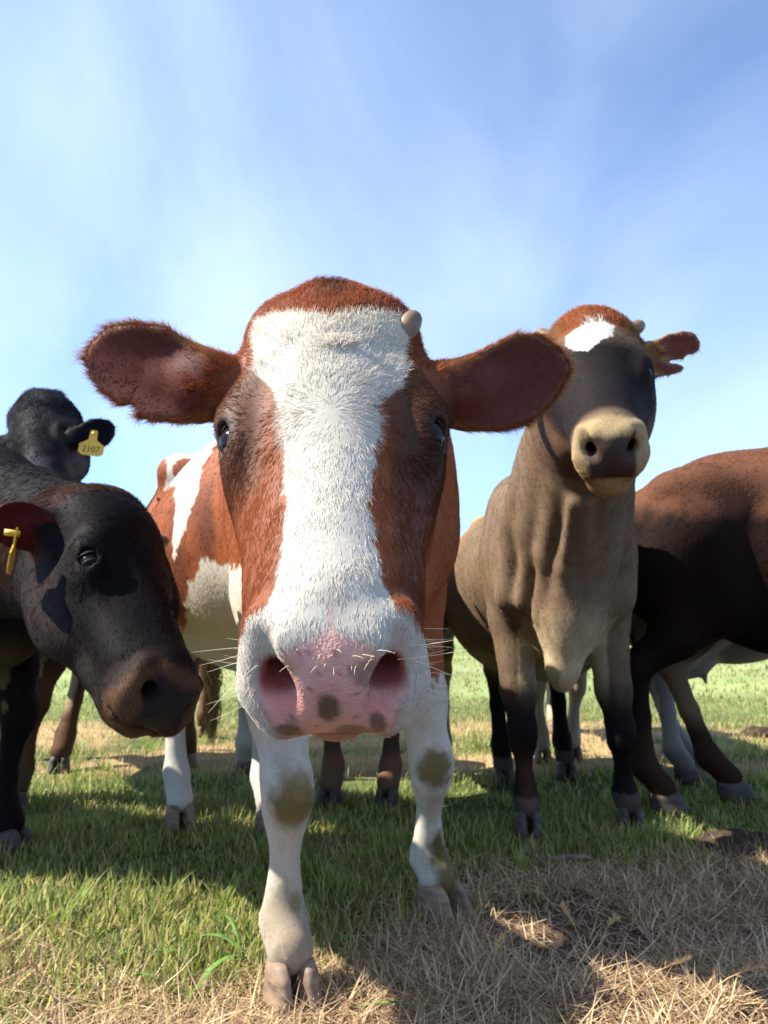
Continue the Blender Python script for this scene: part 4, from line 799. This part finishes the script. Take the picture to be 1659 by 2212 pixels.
def ground_mat():
    m, N, L, o = nodes('pasture_soil'); b = N('ShaderNodeBsdfPrincipled'); L(b.outputs[0], o.inputs[0]); b.inputs['Roughness'].default_value = .9; b.inputs['Specular IOR Level'].default_value = .1
    c = N('ShaderNodeAttribute'); c.attribute_name = 'Col'; tc = N('ShaderNodeTexCoord')
    n = N('ShaderNodeTexNoise'); n.inputs['Scale'].default_value = 9; n.inputs['Detail'].default_value = 10; n.inputs['Roughness'].default_value = .7; L(tc.outputs['Object'], n.inputs['Vector'])
    n3 = N('ShaderNodeTexNoise'); n3.inputs['Scale'].default_value = .35; n3.inputs['Detail'].default_value = 6; L(tc.outputs['Object'], n3.inputs['Vector'])
    ad = N('ShaderNodeMath'); ad.operation = 'ADD'; L(n.outputs[0], ad.inputs[0]); L(n3.outputs[0], ad.inputs[1])
    mr = N('ShaderNodeMapRange'); L(ad.outputs[0], mr.inputs[0]); mr.inputs[1].default_value = .65; mr.inputs[2].default_value = 1.35; mr.inputs[3].default_value = .55; mr.inputs[4].default_value = 1.45
    s = N('ShaderNodeVectorMath'); s.operation = 'SCALE'; L(c.outputs['Color'], s.inputs[0]); L(mr.outputs[0], s.inputs['Scale']); L(s.outputs[0], b.inputs['Base Color'])
    n2 = N('ShaderNodeTexNoise'); n2.inputs['Scale'].default_value = 60; n2.inputs['Detail'].default_value = 6; L(tc.outputs['Object'], n2.inputs['Vector']); bp = N('ShaderNodeBump'); bp.inputs['Strength'].default_value = .8; bp.inputs['Distance'].default_value = .01; L(n2.outputs[0], bp.inputs['Height']); L(bp.outputs[0], b.inputs['Normal'])
    return m
def blade_mat(name, trans=.45):
    m, N, L, o = nodes(name); c = N('ShaderNodeAttribute'); c.attribute_name = 'Col'; d = N('ShaderNodeBsdfPrincipled'); d.inputs['Roughness'].default_value = .5; d.inputs['Specular IOR Level'].default_value = .3; t = N('ShaderNodeBsdfTranslucent'); L(c.outputs['Color'], d.inputs['Base Color']); L(c.outputs['Color'], t.inputs[0])
    x = N('ShaderNodeMixShader'); x.inputs[0].default_value = trans; L(d.outputs[0], x.inputs[1]); L(t.outputs[0], x.inputs[2]); L(x.outputs[0], o.inputs[0]); return m
M_BLADE = blade_mat('grass_blade', .55); M_STRAW = blade_mat('dry_straw', .3)
def blades(name, x, y, length, width, lean, azim, col, mat, label, curl, seg=3, z0=None, tip=.12, cat='grass'):
    n = len(x); z = relief(x, y) if z0 is None else z0; d = np.stack([np.cos(azim), np.sin(azim), 0*azim], 1); sd = np.stack([-np.sin(azim), np.cos(azim), 0*azim], 1)
    tw = rng.uniform(-1, 1, n); P = np.zeros((n, 2*seg+1, 3), np.float32); pos = np.stack([x, y, z-.004], 1); ang = lean.copy(); st = length/seg
    for k in range(seg+1):
        w = width*(1-(k/seg)**1.6)*.5
        s_ = sd*np.cos(tw*.6)[:, None]+d*np.sin(tw*.6)[:, None]
        if k < seg: P[:, 2*k] = pos-s_*w[:, None]; P[:, 2*k+1] = pos+s_*w[:, None]
        else: P[:, 2*k] = pos
        pos = pos+(d*np.sin(ang)[:, None]+V3(0, 0, 1)*np.cos(ang)[:, None])*st[:, None]; ang = ang+curl/seg
        low = relief_fast(pos, z); pos[:, 2] = np.maximum(pos[:, 2], low)
    F = [];  base = np.arange(n)*(2*seg+1)
    for k in range(seg-1):
        a = base+2*k; F.append(np.stack([a, a+1, a+3], 1)); F.append(np.stack([a, a+3, a+2], 1))
    a = base+2*(seg-1); F.append(np.stack([a, a+1, a+2], 1)); F = np.concatenate(F)
    c = np.repeat(col, 2*seg+1, axis=0)
    o = mesh_obj(name, P.reshape(-1, 3), F, mat, None, c); tag(o, label, cat, None, 'stuff'); return o
def relief_fast(pos, z): return z+.002
def pasture():
    ys = np.concatenate([np.linspace(.2, 9, 150), np.geomspace(9.3, 3000, 70)]); ys = np.concatenate([-np.geomspace(40, .2, 14)+.2, ys]); u = np.concatenate([-np.geomspace(40, .9, 24), np.linspace(-.85, .85, 120), np.geomspace(.9, 40, 24)])
    U, Yg = np.meshgrid(u, ys); Xg = U*np.maximum(Yg, 1.8); Z = relief(Xg, np.maximum(Yg, .2)); r, c = U.shape
    P = np.stack([Xg, Yg, Z], -1).reshape(-1, 3); i = np.arange(r*c).reshape(r, c); F = np.stack([i[:-1, :-1], i[:-1, 1:], i[1:, 1:], i[1:, :-1]], -1).reshape(-1, 4)
    dr = dryness(P[:, 0], np.maximum(P[:, 1], .3))[:, None]; y = P[:, 1:2]
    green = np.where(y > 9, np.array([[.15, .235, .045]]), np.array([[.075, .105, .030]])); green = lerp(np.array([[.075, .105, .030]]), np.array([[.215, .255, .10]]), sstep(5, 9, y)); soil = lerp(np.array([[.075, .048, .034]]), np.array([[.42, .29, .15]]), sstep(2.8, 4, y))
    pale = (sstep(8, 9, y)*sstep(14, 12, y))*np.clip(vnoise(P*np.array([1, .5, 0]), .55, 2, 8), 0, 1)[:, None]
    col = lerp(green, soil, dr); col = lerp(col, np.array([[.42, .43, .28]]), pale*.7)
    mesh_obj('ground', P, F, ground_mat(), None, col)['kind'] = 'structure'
    # green blades, denser and shorter near, larger and sparser far
    def scatter(n, y0, y1, p=1., half=.56):
        yy = (y0**(1+p)+(y1**(1+p)-y0**(1+p))*rng.random(n))**(1/(1+p)); return rng.uniform(-half, half, n)*yy+rng.uniform(-.1, .1, n), yy
    def greens(n, y0, y1, hh, ww, name, label, p, thr=1.):
        x, yy = scatter(n, y0, y1, p); dr = dryness(x, yy); keep = rng.random(n) > dr*thr; x, yy, dr = x[keep], yy[keep], dr[keep]; m = len(x)
        P_ = np.stack([x, yy, 0*x], 1); t = vnoise(P_, 5, 3, 5); kp = rng.random(m) < .55+.6*t; x, yy, dr, t = x[kp], yy[kp], dr[kp], t[kp]; m = len(x); L = hh*(.30+.85*rng.random(m)**1.4)*(1+.55*t)*(1-.35*dr); 
        col = lerp(np.array([[.19, .25, .04]]), np.array([[.46, .48, .15]]), rng.random((m, 1))); bl = (rng.random((m, 1)) < .35)*rng.random((m, 1)); col = lerp(col, np.array([[.055, .12, .055]]), bl)
        ye = ((rng.random(m) < .22+.35*dr)*1.)[:, None]; col = lerp(col, np.array([[.56, .44, .22]]), ye*.85); col = lerp(col, np.array([[.25, .29, .11]]), sstep(4, 8, yy)[:, None]*.7*(1-ye)); col *= rng.uniform(.7, 1.25, (m, 1))
        return blades(name, x, yy, L, ww*(.6+.7*rng.random(m))*(1+.0*yy), np.abs(rng.normal(.28, .28, m)), rng.uniform(0, 6.28, m), col, M_BLADE, label, rng.uniform(.1, 1.3, m))
    greens(105000, 1.35, 3.3, .062, .0062, 'near_grass', 'short green grass growing round the hooves in the foreground', 0.6)
    greens(45000, 3.2, 7.5, .075, .0085, 'middle_grass', 'patchy green and yellow grass between the legs of the herd', 0.6)
    greens(26000, 7, 24, .09, .022, 'far_grass', 'bright green grass of the open field behind the herd', 0.4)
    # taller tufts scattered through the sward
    cx, cy = scatter(130, 1.9, 5.0, .6); kp = dryness(cx, cy) < .6; cx, cy = cx[kp], cy[kp]; nb = 34; x = np.repeat(cx, nb)+rng.normal(0, .022, len(cx)*nb); yy = np.repeat(cy, nb)+rng.normal(0, .022, len(cx)*nb); m = len(x); az = np.arctan2(yy-np.repeat(cy, nb), x-np.repeat(cx, nb))
    col = lerp(np.array([[.16, .25, .04]]), np.array([[.36, .42, .12]]), rng.random((m, 1))); col = lerp(col, np.array([[.5, .40, .2]]), (rng.random((m, 1)) < .18)*.9)
    blades('grass_tufts', x, yy, rng.uniform(.04, .11, m), rng.uniform(.003, .007, m), np.abs(rng.normal(.3, .2, m)), az+rng.normal(0, .4, m), col, M_BLADE, 'taller grass tufts sticking out of the short sward', rng.uniform(.3, 1.5, m), 4)
    # straw
    n = 90000; x, yy = scatter(n, 1.05, 3.0, .2); dr = dryness(x, yy); keep = rng.random(n) < dr; x, yy = x[keep], yy[keep]; m = len(x)
    P_ = np.stack([x, yy, 0*x], 1); bare = vnoise(P_, 4.5, 2, 10); bs = gpt(1215, 2010); bare = np.maximum(bare, 1.2*sstep(.24, .10, np.hypot(x-bs[0], (yy-bs[1])*.8)+.03*bare)); keep = rng.random(m) > sstep(-.1, .5, bare)*.85; x, yy = x[keep], yy[keep]; m = len(x)
    up = rng.random(m) < .16; col = lerp(np.array([[.28, .165, .09]]), np.array([[.80, .62, .38]]), rng.random((m, 1))**1.1); col = lerp(col, np.array([[.16, .09, .055]]), (rng.random((m, 1)) < .22)*.8)
    lean = np.where(up, np.abs(rng.normal(.5, .3, m)), rng.uniform(1.15, 1.62, m)); z = relief(x, yy)+np.where(up, 0, rng.uniform(.0, .018, m))
    blades('dry_straw', x, yy, rng.uniform(.03, .15, m)*np.where(up, .7, 1), rng.uniform(.0014, .0046, m), lean, rng.uniform(0, 6.28, m), col, M_STRAW, 'matted dry straw covering the bare soil in the foreground', np.where(up, rng.uniform(0, 1.0, m), rng.uniform(-.5, .4, m)), 3, z)
    n = 26000; x, yy = scatter(n, 3.2, 7.0, .6); dr = dryness(x, yy); keep = rng.random(n) < dr; x, yy = x[keep], yy[keep]; m = len(x)
    col = lerp(np.array([[.42, .29, .13]]), np.array([[.68, .52, .28]]), rng.random((m, 1)))
    blades('yellow_stubble', x, yy, rng.uniform(.03, .09, m), rng.uniform(.003, .006, m), np.abs(rng.normal(.7, .4, m)), rng.uniform(0, 6.28, m), col, M_STRAW, 'yellow dried grass stubble on the sunny patches behind the cows', rng.uniform(0, 1.2, m))
    # soil crumbs
    n = 5000; x, yy = scatter(n, 1.05, 2.6, .2); keep = rng.random(n) < dryness(x, yy); x, yy = x[keep], yy[keep]; m = len(x); s = rng.uniform(.002, .007, m)[:, None]; z = relief(x, yy)
    V = np.array([(1, 0, -.3), (-.5, .9, -.3), (-.5, -.9, -.3), (.1, .1, .8)]); P = (np.stack([x, yy, z+.001], 1)[:, None]+V[None]*s[:, :, None]*rng.uniform(.6, 1.4, (m, 4, 3))).reshape(-1, 3); b_ = np.arange(m)*4
    F = np.concatenate([np.stack([b_+i, b_+j, b_+l], 1) for i, j, l in ((0, 2, 1), (0, 1, 3), (1, 2, 3), (2, 0, 3))]); c = np.repeat(lerp(np.array([[.07, .045, .03]]), np.array([[.2, .13, .08]]), rng.random((m, 1))), 4, axis=0)
    tag(mesh_obj('soil_crumbs', P, F, M_STRAW, None, c, smooth=False), 'brown soil crumbs scattered among the foreground straw', 'soil', None, 'stuff')
# ------------------------------------------------------------------ small things on the pasture
M_PETAL_W = plain('white_petals', (.78, .78, .74), .6, .2, .1, 80); M_PETAL_Y = plain('yellow_petals', (.75, .50, .03), .6, .2, .15, 80)
M_STEM = plain('green_stem', (.10, .17, .04), .6, .3, .3, 60); M_STICK = plain('weathered_stick', (.20, .145, .115), .8, .2, .4, 25, .8); M_DUNG = plain('dried_dung', (.055, .038, .028), .9, .1, .4, 30, 1.); M_STONE = plain('pale_stone', (.55, .50, .44), .8, .2, .25, 12, .6); M_SEED = plain('dry_seed_head', (.42, .27, .13), .8, .2, .3, 60)
M_LEAFB = plain('broad_blade', (.11, .22, .045), .45, .35, .3, 25)
def flower(name, px, py, kind, label, group):
    p = gpt(px, py); z = float(relief(p[0:1], p[1:2])[0]); root = empty(name, (p[0], p[1], z)); h = .06
    P, F = tube([V3(p[0], p[1], z-.005), V3(p[0]+.004, p[1], z+h*.6), V3(p[0]+.002, p[1]-.004, z+h)], [.0014, .0012, .001], 6); mesh_obj('stem', P, F, M_STEM, root)
    g = np.random.default_rng(int(px)); P = []; F = []
    for i in range(34):
        u = g.normal(size=3); u[2] = abs(u[2])*.7+.1; u = unit(u); c = V3(p[0]+.002, p[1]-.004, z+h)+u*.010; a = unit(np.cross(u, V3(.3, .2, .9))); b = np.cross(u, a); n0 = len(P); P += [c-u*.006+a*.003, c-u*.006-a*.003, c+u*.004-a*.002, c+u*.006, c+u*.004+a*.002]; F.append((n0, n0+1, n0+2, n0+3, n0+4))
    mesh_obj('petals', np.array(P), F, M_PETAL_W if kind == 'w' else M_PETAL_Y, root); tag(root, label, 'flower', group)
def small_things():
    for px, py, lb in ((180, 1625, 'white clover flower in sunny grass right of the tagged cow leg'), (318, 1570, 'far white clover flower below the black cow muzzle'), (1262, 1645, 'white clover flower beside the cream cow foreleg'), (985, 1552, 'far white clover flower right of the young cow hind legs'), (1010, 1600, 'nearer white clover flower left of the brown cow hind hoof')): flower('white_flower', px, py, 'w', lb, 'white clover flowers')
    for px, py, lb in ((82, 1592, 'yellow dandelion flower in far grass near the pale stone'), (1268, 1562, 'yellow dandelion flower showing between the brown cow forelegs'), (978, 1705, 'yellow dandelion flower in shade below the young cow hind hoof')): flower('yellow_flower', px, py, 'y', lb, 'yellow dandelions')
    # dandelion clock
    p = gpt(932, 1752); root = empty('dandelion_clock', (p[0], p[1], 0)); top = V3(p[0], p[1], .055); P, F = tube([V3(p[0], p[1], -.005), V3(p[0]+.003, p[1], .03), top], [.0015]*3, 6); mesh_obj('stem', P, F, M_STEM, root)
    g = np.random.default_rng(2); P = []; F = []
    for i in range(160):
        u = unit(g.normal(size=3)); a = unit(np.cross(u, V3(.2, .4, .8)))*.0005; n0 = len(P); P += [top+a, top-a, top+u*.013-a, top+u*.013+a]; F.append((n0, n0+1, n0+2, n0+3))
        b = np.cross(u, unit(a)); c = top+u*.013
        for w in range(5): d = unit(u*.5+unit(a)*math.cos(w*1.257)+b*math.sin(w*1.257)); n0 = len(P); P += [c, c+d*.004+a*.5, c+d*.004-a*.5]; F.append((n0, n0+1, n0+2))
    mesh_obj('seed_ball', np.array(P), F, M_PETAL_W, root); tag(root, 'round white dandelion seed head beside the spotted foreleg', 'dandelion')
    # sticks
    for (x0, y0, x1, y1, xm, ym, r, lab) in ((1182, 1868, 1278, 1864, 1232, 1852, .008, 'grey bent stick lying in the shaded grass right of the cow'), (1118, 1850, 1180, 1880, 1150, 1872, .006, 'thin brown stick lying left of the bent grey stick')):
        a, m_, b = (gpt(*q)+V3(0, 0, .012) for q in ((x0, y0), (xm, y0), (x1, y1))); m_[2] += .018 if r > .007 else .004; ts = np.linspace(0, 1, 9); pts = [(1-t)**2*a+2*t*(1-t)*m_+t*t*b+V3(0, .002*math.sin(9*t), .0015*math.sin(17*t)) for t in ts]; P, F = tube(pts, r*np.array([.6, .8, 1, .9, 1, .95, 1.05, .9, .6]), 8); s_ = mesh_obj('stick', P, F, M_STICK); tag(s_, lab, 'stick')
    # dung pat: ringed, folded
    def pat(px, py, R, H_, label):
        c = gpt(px, py); n = 40; P = []; F = []; prof = [(1.0, -.01), (1.02, .25), (.92, .55), (.80, .60), (.74, .82), (.58, .86), (.5, 1.0), (.3, .97), (.12, .9)]
        for i, (r, z) in enumerate(prof):
            for j in range(n): w = 2*math.pi*j/n; rr = R*r*(1+.10*math.sin(3*w+i*.5)+.05*math.sin(7*w+i)+.03*math.sin(13*w-i)); P.append(c+V3(rr*math.cos(w), rr*.8*math.sin(w), H_*z+.004*math.sin(5*w+2*i)))
        for i in range(len(prof)-1):
            for j in range(n): F.append((i*n+j, i*n+(j+1) % n, (i+1)*n+(j+1) % n, (i+1)*n+j))
        F.append(tuple(range((len(prof)-1)*n, len(prof)*n))); tag(mesh_obj('dung_pat', np.array(P), F, M_DUNG), label, 'dung')
    pat(1610, 1835, .15, .045, 'dark dried dung pat in the grass at the right edge'); pat(1640, 1588, .10, .05, 'far dark dung pat on the sunny stubble at the right')
    # stone
    c = gpt(30, 1585); P = []; g = np.random.default_rng(9); n = 14; F = []
    for i in range(7):
        th = math.pi*i/6
        for j in range(n): w = 2*math.pi*j/n; k = 1+.16*math.sin(2*w+i)+.10*math.sin(5*w-2*i)+g.normal()*.03; P.append(c+V3(.085*math.sin(th)*math.cos(w)*k, .06*math.sin(th)*math.sin(w)*k, .03+.04*math.cos(th)*(1+.2*math.sin(3*w))))
    for i in range(6):
        for j in range(n): F.append((i*n+j, (i+1)*n+j, (i+1)*n+(j+1) % n, i*n+(j+1) % n))
    tag(mesh_obj('stone', np.array(P), F, M_STONE), 'pale stone lying in the far grass at the left edge', 'stone')
    # tall weed with seed pods
    p = gpt(1302, 1800); root = empty('seeding_weed', (p[0], p[1], 0)); st = [p+V3(0, 0, -.005), p+V3(.004, 0, .05), p+V3(.012, -.01, .11), p+V3(.022, -.012, .165)]; P, F = tube(st, [.0022, .002, .0016, .001], 6); mesh_obj('stem', P, F, M_STEM, root); g = np.random.default_rng(4)
    for i in range(16):
        t = .35+.65*i/15; q = p+V3(.022*t*t, -.012*t, .165*t); d = unit(V3(math.cos(i*2.4), math.sin(i*2.4)*.6, .9)); e = q+d*.014*(1.3-t*.6); P, F = tube([q, lerp(q, e, .75), e, e+d*.004, e+d*.0055], [.0005, .0005, .0022, .0026, .0006], 6); mesh_obj('seed_pod', P, F, M_STEM, root)
    tag(root, 'tall green weed with seed pods before the brown cow hoof', 'weed')
    # loose broad blades by the front hoof
    for i, (x0, y0, x1, y1, w, lab) in enumerate(((545, 2085, 395, 2040, .011, 'broad green grass blade reaching up left from the front hoof'), (540, 2082, 400, 2170, .010, 'broad green grass blade pointing down left from the front hoof'), (430, 2082, 300, 2070, .009, 'green grass blade lying flat left of the front hoof'), (290, 2075, 240, 2090, .008, 'small yellowish grass blade left of the long one'), (355, 2140, 270, 2118, .007, 'short green blade lying on straw at lower left'), (760, 2190, 970, 2200, .007, 'long green blade lying on straw right of the front hoof'), (755, 2055, 715, 2025, .009, 'short pale green blade on sunny straw between the forelegs'), (520, 2060, 470, 1990, .006, 'narrow green blade leaning up behind the front hoof'))):
        a, b = gpt(x0, y0), gpt(x1, y1); a[2] = .012; b[2] = .012; d = unit(b-a); s_ = unit(np.cross(d, V3(0, 0, 1))); P = []; F = []; n = 9; hgt = .03 if i in (0, 1, 7) else .012
        for j in range(n):
            t = j/(n-1); c = lerp(a, b, t)+V3(0, 0, hgt*math.sin(math.pi*min(t*1.1, 1))); ww = w*(.55+.9*t if t < .5 else 2.0*(1-t)+.0)*.6+.0004; P += [c-s_*ww, c+V3(0, 0, -ww*.35), c+s_*ww]
        for j in range(n-1): k = 3*j; F += [(k, k+1, k+4, k+3), (k+1, k+2, k+5, k+4)]
        o = mesh_obj('grass_blade', np.array(P), F, M_LEAFB); md = o.modifiers.new('solid', 'SOLIDIFY'); md.thickness = .0006; tag(o, lab, 'grass blade')
    # dry seeding stalks, lower right
    g = np.random.default_rng(12)
    for i, (x0, y0, x1, y1, lab) in enumerate(((1270, 2085, 1215, 1960, 'dry grass stalk leaning left over the bare soil patch'), (1285, 2085, 1330, 1985, 'dry grass stalk leaning right over the bare soil patch'), (1340, 2190, 1480, 2075, 'bent dry stalk reaching right at lower right'), (1480, 2205, 1640, 2090, 'long dry stalk leaning to the right edge'), (1420, 2130, 1560, 2160, 'drooping dry seed stalk at lower right'), (1010, 2190, 1090, 2020, 'dry stalk rising from the straw right of the front hoof'), (130, 2200, 60, 2080, 'dry stalk leaning left in the lower left corner'))):
        a = gpt(x0, y0); Yb = a[1]-.02; b = at(x1, y1, Yb); root = empty('dry_stalk', (a[0], a[1], 0)); pts = [lerp(a, b, t)+V3(0, 0, .02*math.sin(math.pi*t)) for t in np.linspace(0, 1, 6)]; P, F = tube(pts, [.0013, .0012, .0011, .001, .0009, .0005], 6); mesh_obj('stem', P, F, M_SEED, root)
        d = unit(b-a); hp = []; hf = []
        for j in range(22):
            t = .68+.34*j/21; q = lerp(a, b, t)+V3(0, 0, .02*math.sin(math.pi*min(t, 1))); u = unit(d*1.2+g.normal(size=3)*.5); v_ = unit(np.cross(u, V3(.2, .9, .1)))*.0016; n0 = len(hp); hp += [q, q+u*.006+v_, q+u*.014, q+u*.006-v_]; hf.append((n0, n0+1, n0+2, n0+3))
        mesh_obj('seed_head', np.array(hp), hf, M_SEED, root); tag(root, lab, 'dry grass')
def distance():
    # far hill and trees at the edge of the field
    n = 160; x = np.linspace(-2600, 2600, n); P = []; F = []
    hh = 16+7*np.sin(x/310)+5*np.sin(x/137+1)+4*np.sin(x/61+2)
    for i in range(n):
        for t, yy, k in ((0, 1250, 0), (1, 1450, .55), (2, 1750, 1.), (3, 2300, .9)): P.append((x[i], yy+60*math.sin(x[i]/240), hh[i]*k-1.))
    for i in range(n-1):
        for t in range(3): a = i*4+t; F.append((a, a+4, a+5, a+1))
    tag(mesh_obj('hills', np.array(P), F, plain('hill_grass', (.12, .15, .09), .9, .1, .3, .01)), kind='structure')
    leaf = plain('far_leaves', (.055, .075, .038), .8, .1, .35, .4); bark = plain('far_bark', (.08, .06, .045), .9, .1, .3, 2); g = np.random.default_rng(21)
    for px, Y, h, lab in ((1363, 420, 8.5, 'far bushy tree showing between the brown cow and the dark brown one'), (1372, 455, 7, 'lower far tree right beside the bushy one'), (1352, 440, 6, 'small far tree nearly hidden by the brown cow')):
        X = (px-829.5)/FPX*Y; root = empty('far_tree', (X, Y, 0)); P_, F_ = tube([V3(X, Y, -.3), V3(X+.1, Y, h*.3), V3(X, Y, h*.6)], [.3, .22, .1], 8); mesh_obj('trunk', P_, F_, bark, root); N_ = 1500; c = g.normal(size=(N_, 3)); c /= np.linalg.norm(c, axis=1, keepdims=True); cl = g.normal(size=(14, 3))*np.array([.28, .28, .2]); c = cl[g.integers(0, 14, N_)]+c*(.26*g.random((N_, 1))**.4); c = V3(X, Y, h*.58)+c*h*np.array([1, 1, .8]); a = g.normal(size=(N_, 3))*.28; b = g.normal(size=(N_, 3))*.28
        tag(root, lab, 'tree'); mesh_obj('crown', np.stack([c, c+a, c+b], 1).reshape(-1, 3), np.arange(N_*3).reshape(-1, 3), leaf, root, smooth=False)

# ------------------------------------------------------------------ assemble
pasture()
red_coat(*red_cow())
herd_shapes()
herd_coats()
small_things()
distance()
